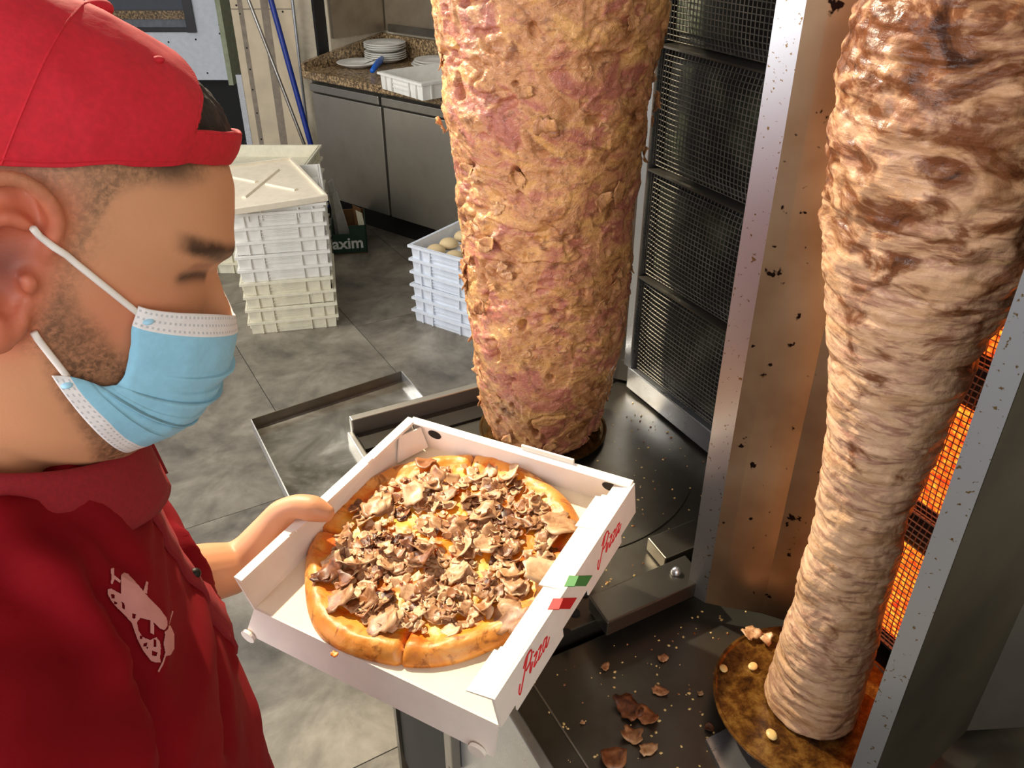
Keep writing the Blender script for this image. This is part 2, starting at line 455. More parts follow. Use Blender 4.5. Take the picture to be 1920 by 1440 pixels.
# right stack with dough balls
a = atz(779, 601, 0)[:2]; b = atz(870, 631, 0)[:2]
d = (b - a) / np.linalg.norm(b - a); n = np.array([-d[1], d[0]]); yaw2 = math.atan2(d[1], d[0])
s2 = a + d * .192 + n * .29
for k in range(6):
    crate((s2[0] + rng.normal(0, .002), s2[1] + rng.normal(0, .002), k * PIT), yaw2 + rng.normal(0, .005), M['crate_blue'],
          f'bluish white dough crate, {ORD[k]} from the floor in the short stack' if k < 5 else 'topmost dough crate of the short stack, filled with dough balls', 'short stack of dough crates' if k < 5 else None)
M['dough'] = plain('raw_dough', (222, 196, 148), .6, var=.05, scale=60)
bmx = bmesh.new(); bmesh.ops.create_uvsphere(bmx, u_segments=20, v_segments=12, radius=1)
for v in bmx.verts: v.co.z = v.co.z if v.co.z > 0 else v.co.z * .5
dm = bpy.data.meshes.new('dough_ball'); bmx.to_mesh(dm); bmx.free(); dm.polygons.foreach_set('use_smooth', [True] * len(dm.polygons)); dm.materials.append(M['dough'])
for iy in range(5):
    for ix in range(3):
        lx = -.12 + ix * .12 + rng.normal(0, .005); ly = -.21 + iy * .105 + rng.normal(0, .005)
        q = s2 + d * lx + n * ly
        o = bpy.data.objects.new('dough_ball', dm); o.location = (q[0], q[1], 5 * PIT + .02); o.scale = (.044, .044, .03); link(o)
        tag(o, 'smooth beige ball of pizza dough proofing in the topmost open crate', 'dough ball', 'dough balls in the crate')
# crate on the worktop
a = atz(712, 166, .862)[:2]; b = atz(795, 191, .862)[:2]
d = (b - a) / np.linalg.norm(b - a); n = np.array([-d[1], d[0]]); q = (a + b) / 2 + n * .25
crate((q[0], q[1], .863), math.atan2(d[1], d[0]), M['crate'], 'empty white crate standing on the granite worktop, overhanging its edge', None, CMc)

# ---- green cardboard box with lettering, behind the stack
M['green_card'] = plain('dark_green_card', (26, 58, 42), .6, var=.06)
M['brown_card'] = plain('brown_card', (120, 84, 48), .8)
M['white_ink'] = plain('white_ink', (226, 230, 226), .6, var=.01)
M['grey_sack'] = plain('grey_plastic', (170, 168, 160), .5)
gR = atz(690, 474, 0)[:2]; gd = np.array([.985, .17]); gn = np.array([-gd[1], gd[0]]); gL = gR - gd * .185
gb = empty('cardboard_box', (*((gL + gR) / 2 + gn * .14), 0), 'open dark green cardboard box with white lettering behind the crates', 'box')
mb = MB(); mb.slab([gL, gR, gR + gn * .006, gL + gn * .006], 0.002, .115); f_ = mb.build('front_panel', M['green_card'], gb)
mb = MB(); mb.slab([gR - gd * .09, gR, gR + gn * .006, gR - gd * .09 + gn * .006], .115, .16); mb.build('corner_panel', M['green_card'], gb)
mb = MB(); mb.slab([gR, gR + gn * .28, gR + gn * .28 - gd * .006, gR - gd * .006], 0.002, .16); mb.build('side_panel', M['green_card'], gb)
mb = MB(); mb.slab([gL, gL + gn * .28, gL + gn * .28 + gd * .006, gL + gd * .006], 0.002, .16); mb.build('side_panel', M['green_card'], gb)
mb = MB(); mb.slab([gL + gn * .274, gR + gn * .274, gR + gn * .28, gL + gn * .28], 0.002, .16); mb.build('back_panel', M['brown_card'], gb)
mb = MB(); mb.slab([gL, gR, gR + gn * .28, gL + gn * .28], 0.001, .006); mb.build('base_panel', M['brown_card'], gb)
mb = MB(); mb.hexa([(*(gR + gn * .03 - gd * .05), .1), (*(gR + gn * .03 - gd * .005), .1), (*(gR + gn * .04 - gd * .005), .1), (*(gR + gn * .04 - gd * .05), .1),
                    (*(gR + gn * .05 - gd * .06), .26), (*(gR + gn * .05 - gd * .02), .24), (*(gR + gn * .055 - gd * .02), .24), (*(gR + gn * .055 - gd * .06), .26)]); mb.build('flap', M['brown_card'], gb)
mb = MB(); mb.hexa([(*(gR + gn * .01 - gd * .035), .14), (*(gR + gn * .01 - gd * .004), .14), (*(gR + gn * .016 - gd * .004), .14), (*(gR + gn * .016 - gd * .035), .14),
                    (*(gR + gn * .02 - gd * .045), .24), (*(gR + gn * .02 - gd * .012), .22), (*(gR + gn * .025 - gd * .012), .22), (*(gR + gn * .025 - gd * .045), .24)]); mb.build('flap', M['crate_old'], gb)
def text_mesh(s, size, shear=0, extrude=0, bold=0):
    cu = bpy.data.curves.new('txt', 'FONT'); cu.body = s; cu.size = size; cu.shear = shear; cu.extrude = extrude; cu.offset = bold
    cu.resolution_u = 4
    o = bpy.data.objects.new('txt', cu); col.objects.link(o)
    bpy.context.view_layer.update()
    me = bpy.data.meshes.new_from_object(o.evaluated_get(bpy.context.evaluated_depsgraph_get()))
    bpy.data.objects.remove(o); return me
def place_text(me, name, origin, ex, ey, mat, parent, flip=False):
    ex = np.array(ex, float); ey = np.array(ey, float); ez = np.cross(ex, ey)
    o_ = off(parent)
    for v in me.vertices:
        c = np.array(v.co); p = np.array(origin) + ex * c[0] + ey * c[1] + ez * c[2] - o_; v.co = p
    return obj(name, me, mat, parent)
tm = text_mesh('axim', .088, 0, .0004, .0022)
wd = max(v.co.x for v in tm.vertices)
o3 = np.array([*(gR - gd * (wd + .022) - gn * .001), .034])
place_text(tm, 'lettering', o3, (gd[0], gd[1], 0), (0, 0, 1), M['white_ink'], f_)
# serifs under and on the letters
for i, (u0, u1, z0) in enumerate([]): pass
# packing sheets sticking out of the box
for i, (u, hgt, tilt, mt) in enumerate(((.035, .33, .035, 'grey_sack'), (.012, .38, .03, 'grey_sack'))):
    P = gL + gd * u + gn * (.08 + .06 * i)
    mb = MB(); v0 = [(*(P), .01), (*(P + gd * .075), .01), (*(P + gd * .075 + gn * .02), .01), (*(P + gn * .02), .01)]
    s_ = -gd * tilt * 1.0
    v1 = [(*(P + s_ + gd * .02), hgt - .02), (*(P + gd * .05 + s_), hgt), (*(P + gd * .05 + gn * .02 + s_), hgt), (*(P + gn * .02 + s_ + gd * .02), hgt - .02)]
    mb.hexa(v0 + v1); o = mb.build('packing_board', M[mt], None, bevel=.006)
    tag(o, ['pale grey packing board leaning inside the green box', 'taller grey packing board at the back of the green box'][i], 'board')

# ---- boards and window at the far left
YB = 5.25
bl = aty(430, 0, YB)[0]; br = aty(560, 0, YB)[0]
bd = empty('plasterboard_panel', ((bl + br) / 2, YB, 0), 'beige plasterboard panel with grey joint stripes behind the poles', 'panel')
mb = MB(); mb.box((bl, YB, 0), (br, YB + .02, 2.3)); mb.build('sheet', M['beige'], bd)
for (x0, w_) in ((444, .028), (487, .045)):
    X = aty(x0, 0, YB)[0]; mb = MB(); mb.box((X, YB - .0015, 0), (X + w_, YB, 2.3)); mb.build('joint_stripe', M['tape'], bd)
mb = MB(); mb.box((bl - .035, YB - .004, 0), (bl, YB + .03, aty(445, 140, YB)[2])); mb.build('metal_stud', M['steel_bright'], bd)
mb = MB(); mb.box((bl, YB - .001, aty(440, 18, YB)[2]), (br, YB, aty(440, 18, YB)[2] + .006)); mb.build('board_seam', M['tape'], bd)
scr = MB(); scr.lathe([(.006, 0), (.005, .002)], (0, 0, 0), 10); scr_me = bpy.data.meshes.new('screw'); scr_me.from_pydata(scr.v, [], scr.f); scr_me.materials.append(M['dark_iron'])
def screw(px, py, Y, par):
    p = aty(px, py, Y); o = bpy.data.objects.new('screw', scr_me); link(o, par); o.location = tuple(p - off(par)); o.rotation_euler = (math.pi / 2, 0, 0)
for px, py in ((443, 10), (450, 26), (463, 90), (469, 130), (474, 168), (482, 212), (490, 261), (530, 22)): screw(px, py, YB - .0005, bd)
YW = 5.55
wx1 = aty(428, 60, YW)[0]; zb = aty(430, 150, YW)[2]; fx = aty(364, 30, YW)[0]; fz = aty(362, 60, YW)[2]
dw = empty('drywall_panel', ((wx1 - .6), YW, 0), 'white screwed drywall panel around the dark framed hatch window', 'panel')
mb = MB(); mb.box((fx, YW, zb), (wx1, YW + .03, 2.4)); mb.box((-3.4, YW, zb), (fx, YW + .03, fz)); mb.build('sheet', M['drywall'], dw)
mb = MB(); mb.box((wx1, YW - .16, zb), (wx1 + .03, YW + .03, 2.4)); mb.build('return_edge', plain('green_grey_edge', (160, 166, 138), .8), dw)
for px, py in ((316, 79), (367, 74), (411, 47), (412, 63), (422, 105), (389, 137), (429, 138), (424, 99)): screw(px, py, YW - .0005, dw)
M['glass'] = plain('window_glass', (120, 126, 136), .08, 0, var=.02, Transmission_Weight=.5)
win = empty('window_1', (fx - .4, YW, fz)); win['kind'] = 'structure'
mb = MB(); mb.box((fx - .05, YW - .03, fz), (fx, YW + .05, 2.2)); mb.box((-3.4, YW - .01, fz), (fx - .05, YW + .05, fz + .025)); mb.build('window_frame', M['frame'], win)
z1 = aty(330, 36, YW)[2]; z2 = aty(330, 20, YW)[2]
mb = MB(); mb.box((-3.4, YW + .0, z1), (fx - .05, YW + .10, z2)); mb.build('window_sill', M['granite'], win)
mb = MB(); mb.box((-3.4, YW + .02, fz + .025), (fx - .05, YW + .03, z1)); mb.build('lower_panel', plain('grey_glass_panel', (120, 126, 134), .2), win)
mb = MB(); mb.box((-3.4, YW + .02, z2), (fx - .05, YW + .03, 2.1)); mb.build('pane', M['glass'], win)
mb = MB(); mb.box((-3.4, YW + .05, z2 + .02), (fx - .12, YW + .07, z2 + .06)); mb.build('rail', M['frame'], win)
mb = MB(); mb.box((-3.6, 7.2, 0), (-1.1, 7.3, 2.6)); struct(mb.build('wall_far', M['daylight_blue']))  # its pale blue is daylight beyond the opening, put into the wall colour
mb = MB(); mb.box((-4.2, 7.3, 0), (2.6, 7.4, 2.8)); struct(mb.build('wall_outer', M['plaster']))
dk = empty('dark_appliance', (-1.95, 5.95, 0), 'black appliance standing on the floor behind the drywall panel', 'appliance')
mb = MB(); mb.box((-2.9, 5.8, .02), (wx1 + .0, 6.1, zb + .25)); mb.build('casing', M['black'], dk, bevel=.01)
mb = MB(); mb.box((wx1 - .05, 5.78, zb - .10), (wx1 - .04, 5.8, zb - .07)); mb.build('handle', M['steel'], dk)
mb = MB(); mb.box((wx1 + .02, 5.7, 0.02), (wx1 + .3, 5.95, aty(455, 252, 5.7)[2])); o = mb.build('rubble_bag', plain('grey_sacking', (126, 124, 122), .8, var=.3, scale=14), None, bevel=.03); tag(o, 'mottled grey sack lying low beside the metal stud', 'sack')
mb = MB(); mb.box((wx1 + .0, 5.45, 0.02), (wx1 + .26, 5.65, aty(470, 262, 5.45)[2])); o = mb.build('black_toolbox', M['black'], None, bevel=.02); tag(o, 'black toolbox on the floor beside the metal stud', 'toolbox')
# light column between board and steel
mb = MB(); cx0 = aty(548, 0, 5.1)[0]; cx1 = aty(592, 0, 5.1)[0]
mb.box((cx0, 5.1, 0), (cx1, 5.22, 2.6)); struct(mb.build('wall_pier', M['plaster']))
# poles
def pole(px0, py0, px1, py1, Y0, Y1, r, mat, label, name):
    A = aty(px0, py0, Y0); B = aty(px1, py1, Y1); dd = (B - A) / np.linalg.norm(B - A)
    if dd[2] < 0: A, B, dd = B, A, -dd
    A = A - dd * ((A[2] - .004) / dd[2]); B = B + dd * max(0, (1.75 - B[2]) / dd[2])
    e_ = empty(name, tuple(A), label, 'pole')
    m_ = MB(); m_.tube([A, A + dd * .05, B - dd * .1, B], [r, r, r, r * .9], 12); m_.build('shaft', mat, e_, smooth=True)
    m_ = MB(); m_.tube([A + dd * .0, A + dd * .06], [r * 1.25, r * 1.25], 12); m_.build('ferrule', M['dark_iron'], e_)
    m_ = MB(); m_.tube([B - dd * .12, B - dd * .02, B], [r * 1.15, r * 1.15, r * .7], 12); m_.build('grip', M['dark_iron'], e_)
M['blue_pole'] = plain('blue_pole', (28, 52, 140), .35)
pole(508, 0, 586, 283, 4.98, 4.9, .016, M['blue_pole'], 'blue broom pole leaning by the steel cabinet', 'broom_pole')
pole(466, 0, 576, 285, 5.05, 4.97, .010, M['steel'], 'thin grey metal pole slanting behind the blue pole', 'metal_pole')
pole(548, 0, 572, 205, 5.02, 5.02, .009, M['steel_bright'], 'upright steel pipe in front of the cream pier', 'steel_pipe')
pole(612, 0, 620, 70, 5.09, 5.09, .013, M['steel'], 'thick steel pipe standing against the steel wall sheet behind the granite', 'steel_pipe')
# ================================================================== THE GRILLS
E1 = np.array([.4595, -.888]); BB = np.array([.888, .4595])
D1 = np.array([.052, 1.159]); D2 = np.array([.336, .61])
def m1(e, b): return D1 + E1 * e + BB * b
def m2(e, b): return D2 + E1 * e + BB * b
def p1(e0, e1_, b0, b1): return [m1(e0, b0), m1(e1_, b0), m1(e1_, b1), m1(e0, b1)]
def p2(e0, e1_, b0, b1): return [m2(e0, b0), m2(e1_, b0), m2(e1_, b1), m2(e0, b1)]
ZT1, ZT2 = .950, .932
# stand
mb = MB(); mb.wall(m1(-.9, .62), m1(2.0, .62), 0, 2.8, .08); struct(mb.build('wall_right', M['plaster']))
st = empty('grill_stand', (*m1(.30, -.02), 0), 'steel stand cabinet carrying both kebab grills', 'stand')
mb = MB(); mb.slab(p1(-.12, 1.0, -.255, .42), .06, .90); mb.build('body', M['steel_dark'], st)
mb = MB(); mb.slab(p1(-.10, .98, -.23, .40), 0, .06); mb.build('plinth', M['black'], st)
for a, b, mt in ((-.115, .16, 'black'), (.175, .47, 'steel_bright'), (.485, .78, 'steel'), (.79, .99, 'steel')):
    mb = MB(); mb.slab(p1(a, b, -.268, -.256), .09, .86); d_ = mb.build('door', M[mt], st, bevel=.002)
    mb = MB(); mb.slab(p1(a + .03, a + .05, -.285, -.268), .5, .7); mb.build('handle', M['steel'], d_, bevel=.003)
for b in (-.262,):
    mb = MB(); mb.slab(p1(.160, .174, -.272, -.256), .06, .90); mb.build('post', M['steel'], st)
mb = MB(); mb.slab(p1(-.135, -.116, -.275, -.255), .0, .90); mb.build('post', M['steel_tray'], st)

def perforated(): pass
# ---- grill 1
g1 = empty('kebab_grill', (*m1(.1, 0), .9), 'unlit steel kebab grill with four dark mesh burners behind the big spit', 'grill')
mb = MB(); mb.slab(p1(-.135, .395, -.29, .42), .902, ZT1); tr = mb.build('tray', M['steel_tray'], g1, bevel=.002)
# rims: far end channel, front lip
mb = MB(); mb.slab(p1(-.150, -.135, -.29, .22), .902, .985); mb.build('end_rim', M['steel'], g1, bevel=.002)
mb = MB(); mb.slab(p1(-.134, -.085, -.285, .2), ZT1, ZT1 + .006); mb.build('drain_step', M['dark_iron'], g1)
mb = MB(); mb.slab(p1(-.134, .39, -.30, -.29), .90, .965); mb.build('front_lip', M['steel'], g1, bevel=.002)
# round dish plate
mb = MB(); mb.lathe([(.236, 0), (.238, .0016)], (*m1(.06, -.03), ZT1), 72); mb.build('dish_plate', M['steel_tray'], g1)
mb = MB(); mb.lathe([(.03, 0), (.03, .014)], (*D1, ZT1), 24); mb.build('spindle_hub', M['steel'], g1)
# perforated strip
for (px, py) in ((1095, 1112), (1078, 1148), (1062, 1185)):
    c = plan(px, py, ZT1 + .002); mb = MB(); mb.lathe([(.0065, 0), (.0065, .0012)], (*c, ZT1 + .0006), 16); mb.build('drain_hole', M['black'], g1)

def burner(g, mm, e0, e1_, bpl, z0, nsec, pitch, lit, name_mesh, spc=.0078):
    """a burner column: housing, frame, ceramic plates, wire mesh per section"""
    mb = MB(); mb.slab([mm(e0 - .02, bpl + .02), mm(e1_ + .02, bpl + .02), mm(e1_ + .02, bpl + .12), mm(e0 - .02, bpl + .12)], z0 - .03, 1.80)
    mb.build('housing', M['steel_dark'], g)
    B3 = np.array([BB[0], BB[1], 0]); E3 = np.array([E1[0], E1[1], 0])
    def P(e, bb, z): q = mm(e, bb); return (q[0], q[1], z)
    for k in range(nsec):
        za = z0 + k * pitch; zb_ = za + pitch - (.002 if lit else .012)
        mb = MB(); mb.slab([mm(e0, bpl + .008), mm(e1_, bpl + .008), mm(e1_, bpl + .02), mm(e0, bpl + .02)], za, zb_)
        ba = mb.build('burner', M['burner_back'], g)
        if lit:
            mb = MB(); mb.slab([mm(e0 + .015, bpl + .004), mm(e1_ - .015, bpl + .004), mm(e1_ - .015, bpl + .009), mm(e0 + .015, bpl + .009)], za + .010, zb_ - .050)
            mb.build('ceramic_plate', M['glow'], ba)
        else:
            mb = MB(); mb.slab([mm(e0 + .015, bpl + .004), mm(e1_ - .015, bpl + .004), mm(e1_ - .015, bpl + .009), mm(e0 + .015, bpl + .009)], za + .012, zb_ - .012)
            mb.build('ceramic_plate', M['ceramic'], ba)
        # wire mesh, bulging a little towards the spit
        def W(e, z):
            s_ = math.sin(math.pi * min(1, max(0, (e - e0) / (e1_ - e0)))); r_ = math.sin(math.pi * (z - za) / (zb_ - za))
            return P(e, bpl - .003 - .010 * (max(s_, 0) ** .5) * (max(r_, 0) ** .4), z)
        mw = MB(); ne = int((e1_ - e0) / spc); nz = int((zb_ - za) / spc)
        for i in range(ne + 1):
            e = e0 + (e1_ - e0) * i / ne
            mw.tube([W(e, za + (zb_ - za) * j / 8) for j in range(9)], .0008, 3, caps=False)
        for j in range(nz + 1):
            z = za + (zb_ - za) * j / nz
            mw.tube([W(e0 + (e1_ - e0) * i / 8, z) for i in range(9)], .0009, 3, caps=False)
        mw.build('wire_mesh', M['wire_hot'] if lit == 2 else M['wire'], ba)
        if lit: continue
        mb = MB(); mb.hexa([P(e0, bpl - .012, zb_ + .002), P(e1_, bpl - .012, zb_ - .0), P(e1_, bpl + .01, zb_ + .006), P(e0, bpl + .01, zb_ + .006),
                            P(e0, bpl - .012, zb_ + .005), P(e1_, bpl - .012, zb_ + .003), P(e1_, bpl + .01, zb_ + .009), P(e0, bpl + .01, zb_ + .009)])
        mb.build('ledge', M['steel_tray'] if not lit else M['steel_dark'], g)
M['burner_back'] = plain('sooty_burner', (26, 26, 24), .7, .3, var=.3, scale=12)
t = NT('ceramic_plate'); co = t.obj_co(); n = t.noise(co, 9, 4); M['ceramic'] = t.set(t.ramp(n, [(.38, (12, 12, 11)), (.5, (30, 32, 26)), (.62, (62, 68, 48)), (.75, (104, 106, 92))]), .45, .3)  # greenish lighter patches are reflections put into the plate colour
M['wire'] = plain('burner_wire', (104, 100, 92), .6, .7, var=.25, scale=20)
M['wire_hot'] = plain('hot_burner_wire', (168, 140, 116), .5, .6)
t = NT('glowing_ceramic'); co = t.obj_co(); v = t.voro(co, 170, 'F1', 0); n = t.noise(co, 6, 2)
em = t.ramp(v, [(.0, (255, 176, 56)), (.4, (255, 112, 28)), (.85, (214, 40, 14))])
t.set((90, 30, 10), .8); t.l.new(em, t.b.inputs['Emission Color']); t.b.inputs['Emission Strength'].default_value = 1.8; M['glow'] = t.m
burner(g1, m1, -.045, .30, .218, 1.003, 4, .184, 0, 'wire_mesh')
# frame strips of burner 1
def P1(e, b, z): q = m1(e, b); return (q[0], q[1], z)
mb = MB(); mb.slab([m1(-.065, .205), m1(-.045, .205), m1(-.045, .232), m1(-.065, .232)], .998, 1.78); mb.build('burner_frame', M['steel_bright'], g1, bevel=.0015)
mb = MB(); mb.slab([m1(-.098, .19), m1(-.066, .222), m1(-.072, .228), m1(-.104, .196)], .975, 1.78); mb.build('side_flange', M['steel'], g1)
mb = MB(); mb.slab([m1(-.052, .205), m1(.31, .205), m1(.31, .23), m1(-.052, .23)], .957, .999); mb.build('bottom_rail', M['steel_bright'], g1, bevel=.0015)
mb = MB(); mb.slab([m1(-.13, .17), m1(-.053, .228), m1(-.053, .24), m1(-.13, .24)], .957, .999); mb.build('corner_panel', M['steel'], g1)
mb = MB(); mb.slab(p1(-.12, .36, .235, .40), .95, 1.80); mb.build('back_housing', M['steel_dark'], g1)

# ---- grill 2
g2 = empty('kebab_grill', (*m2(.05, 0), .9), 'lit steel kebab grill with glowing orange burners behind the slim spit', 'grill')
mb = MB(); mb.slab(p2(-.212, .35, -.29, .42), .902, ZT2); mb.build('tray', M['steel_tray'], g2, bevel=.002)
mb = MB(); mb.slab(p2(-.21, .35, -.303, -.29), .90, ZT2 + .012); mb.build('front_lip', M['steel_bright'], g2, bevel=.002)
mb = MB(); mb.slab(p2(-.21, .35, -.255, -.253), ZT2, ZT2 + .0012); mb.build('tray_seam', M['steel'], g2)
mb = MB(); mb.lathe([(.034, 0), (.034, .012), (.022, .014), (.022, .026)], (*D2, ZT2), 24); mb.build('spindle_hub', M['steel_bright'], g2, smooth=False)
c = plan(1408, 1412, ZT2); 
mb = MB(); mb.lathe([(.006, 0), (.006, .004), (.004, .007), (.001, .008)], (*c, ZT2), 16); mb.build('bolt', M['steel_bright'], g2, smooth=True)
mb = MB(); mb.slab([m2(-.03, -.12), m2(.05, -.14), m2(.06, .0), m2(-.03, .0)], ZT2, ZT2 + .004); mb.build('hub_plate', M['steel_bright'], g2)
burner(g2, m2, -.10, .085, .130, .978, 4, .190, 2, 'wire_mesh', .0066)
# far wing: folded sheet
ZW = .955
W0 = plan(1288, 1110, ZW); W1 = plan(1322, 1130, ZW); W2 = plan(1350, 1136, ZW); W3 = plan(1428, 1150, ZW); W4 = plan(1486, 1168, ZW); W5 = m2(-.105, .135)
def sheet(name, P, Q, mat, z0=ZW, z1=1.80, par=g2, t_=.003):
    mb = MB(); mb.wall(P, Q, z0, z1, t_); return mb.build(name, mat, par)
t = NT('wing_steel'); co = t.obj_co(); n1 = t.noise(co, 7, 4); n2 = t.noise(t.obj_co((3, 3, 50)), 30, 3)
base = t.ramp(n1, [(.3, (118, 88, 66)), (.55, (152, 124, 96)), (.75, (170, 146, 120))])  # brown reflections on the sheet are put into this base colour
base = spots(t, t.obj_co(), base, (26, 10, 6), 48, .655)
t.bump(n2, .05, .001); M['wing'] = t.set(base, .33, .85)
t = NT('flange_steel'); co = t.obj_co(); base = spots(t, co, (176, 176, 178), (120, 96, 62), 200, .645); M['flange'] = t.set(base, .3, .9)
sheet('wing_flange', W0, W1, M['flange'])
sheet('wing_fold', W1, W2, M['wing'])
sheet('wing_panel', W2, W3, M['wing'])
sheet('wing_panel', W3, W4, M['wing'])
sheet('wing_panel', W4, W5, M['steel_dark'])
# brackets
def P2(e, b, z): q = m2(e, b); return (q[0], q[1], z)
def bracket(pa, pb, pc, z, h, par):
    A, B_, C_ = plan(*pa, z), plan(*pb, z), plan(*pc, z)
    D_ = C_ + (B_ - A)
    mb = MB(); mb.slab([A, C_, D_, B_], z - h, z); return mb.build('bracket', M['steel_tray'], par, bevel=.0018)
br1 = bracket((1104, 1117), (1285, 1040), (1139, 1168), ZT1 + .028, .024, g2)
br2 = bracket((1214, 1008), (1302, 973), (1248, 1048), ZT1 + .024, .022, g2)
c = plan(1267, 1075, ZT1 + .028)
mb = MB(); mb.lathe([(.0065, 0), (.007, .003), (.0055, .007), (.003, .0095), (.0006, .0105)], (*c, ZT1 + .028), 16); mb.build('dome_nut', M['steel_bright'], br1, smooth=True)
# near wing of grill 2
N0 = m2(.123, -.10); N1 = m2(.103, .13); N2 = m2(.17, .36)
bear = .668
t = NT('near_panel'); co = t.obj_co(); n1 = t.noise(co, 5, 4); M['near'] = t.set(t.ramp(n1, [(.3, (44, 40, 32)), (.7, (84, 78, 64))]), .45, .85)  # dark base colour carries the shadow lying on this panel
S1 = N0 + np.array([.0155, -.0100])
mb = MB(); mb.slab([N0, S1, S1 + np.array([.003, .004]), N0 + np.array([.003, .004])], ZW, 1.8); mb.build('near_flange', M['flange'], g2)
sheet('near_wing', S1 + np.array([.0035, .004]), N1, M['near'])
sheet('side_panel', N1, N1 + np.array([.30, .02]), M['steel_dark'])

# ---- L-shaped catch shelf at the far front corner
ZS = .945
sh = empty('catch_tray', (*m1(-.2, -.3), ZS), 'L-shaped sheet steel catch tray hooked on the grill corner', 'tray')
c1 = plan(472, 787, ZS + .02); c2 = plan(752, 697, ZS + .02); c3 = plan(796, 752, ZS + .02); c5 = plan(660, 812, ZS)
u = (c2 - c1) / np.linalg.norm(c2 - c1); v = plan(550, 945, ZS + .02) - c1; v /= np.linalg.norm(v)
L1 = np.linalg.norm(c2 - c1); wv = np.linalg.norm(c3 - c2); c4 = c1 + v * .36
iw = (c5 - c1) @ np.linalg.inv(np.stack([u, v]))
inner = c1 + u * iw[0] + v * iw[1]
poly = [c1, c2, c2 + v * iw[1], inner, inner + v * (.36 - iw[1]), c4]
def rect(o_, a, b, c, d): return [o_ + u * a + v * c, o_ + u * b + v * c, o_ + u * b + v * d, o_ + u * a + v * d]
mb = MB(); mb.slab(rect(c1, 0, iw[0], 0, .36), ZS, ZS + .002); mb.slab(rect(c1, iw[0], L1, 0, iw[1]), ZS, ZS + .002)
t = NT('catch_tray_steel'); co = t.obj_co(); n1 = t.noise(co, 10, 5, .6, .6); n2 = t.noise(co, 60, 3)
bs_ = t.ramp(n1, [(.35, (104, 100, 90)), (.55, (140, 138, 132)), (.7, (176, 176, 174))]); bs_ = spots(t, co, bs_, (208, 196, 170), 55, .72)
M['catch'] = t.set(bs_, t.ramp(n1, [(.3, (90, 90, 90)), (.7, (140, 140, 140))]), .8)
mb.build('plate', M['catch'], sh)
for i, (P, Q) in enumerate(((c1, c2), (c2, c2 + v * iw[1]), (c4, c1))):
    mb = MB(); mb.wall(P, Q, ZS, ZS + .021, .002); mb.build('lip', M['steel_bright'] if i else M['steel_tray'], sh)

# ================================================================== MEAT SPITS
def loft_meat(profile, axis, zlo, zhi, nt, nz, disp, offs):
    zs = np.linspace(zlo, zhi, nz); th = np.linspace(0, 2 * np.pi, nt, endpoint=False)
    zp = np.array([p[0] for p in profile]); rp = np.array([p[1] for p in profile]); op = np.array([p[2] for p in profile])
    Z, T = np.meshgrid(zs, th, indexing='ij')
    Rr = np.interp(Z, zp, rp); O = np.interp(Z, zp, op)
    # smooth profile a little
    X = np.cos(T); Y = np.sin(T)
    d = disp(X.ravel(), Y.ravel(), Z.ravel(), Rr.ravel(), T.ravel()).reshape(Z.shape)
    # close the ends
    cap = np.clip((Z - zlo) / .004, 0, 1) * np.clip((zhi - Z) / .004, 0, 1)
    R2 = (Rr + d) * (.2 + .8 * np.sqrt(np.clip(cap, 0, 1)))
    V = np.stack([X * R2 + O * 1.0, Y * R2, Z - zlo], -1).reshape(-1, 3)
    return V, grid_faces(nt, nz, True)
def disp1(X, Y, Z, R, T):
    P = np.stack([X * .14, Y * .14, Z], -1)
    w = np.stack([fbm(P * 9, 2), fbm(P * 9 + 50, 2), fbm(P * 9 + 90, 2)], -1)
    Q = P + w * .02
    big = fbm(Q * np.array([10, 10, 13]), 3) * .0085
    rg = 1 - np.abs(fbm(Q * np.array([15, 15, 24]) + 4, 3)); cre = -np.clip(rg - .90, 0, 1) * .075 * np.clip(fbm(P * 9 + 77, 2) * 3 + .3, 0, 1)
    step_ = np.floor(vnoise(Q * np.array([11, 11, 15]) + 40) * 3) * .0018
    pit = -np.clip(fbm(P * 46 + 7, 2) - .38, 0, 1) * .040
    wet = fbm(Q * np.array([34, 34, 56]) + 9, 4, .6) * .0050
    mod = np.clip(.45 + fbm(P * 8 + 21, 2) * 1.6, .18, 1.1)
    fine = fbm(P * 130, 3) * .0017 * (.4 + .6 * mod) + step_ + wet * mod
    return big + cre + pit + fine
prof1 = [(.955, .085, 0), (.968, .094, 0), (1.0, .103, 0), (1.022, .107, 0), (1.075, .1145, .002), (1.17, .1245, .004), (1.26, .129, .004), (1.34, .1305, .001), (1.42, .135, 0), (1.49, .145, -.005), (1.56, .149, -.003), (1.625, .151, -.003), (1.72, .150, -.003)]
prof1 = [(z, r - .002, o) for z, r, o in prof1]
V, F = loft_meat(prof1, D1, .962, 1.72, 430, 400, disp1, None)
me1 = grid_mesh('meat', V, F)
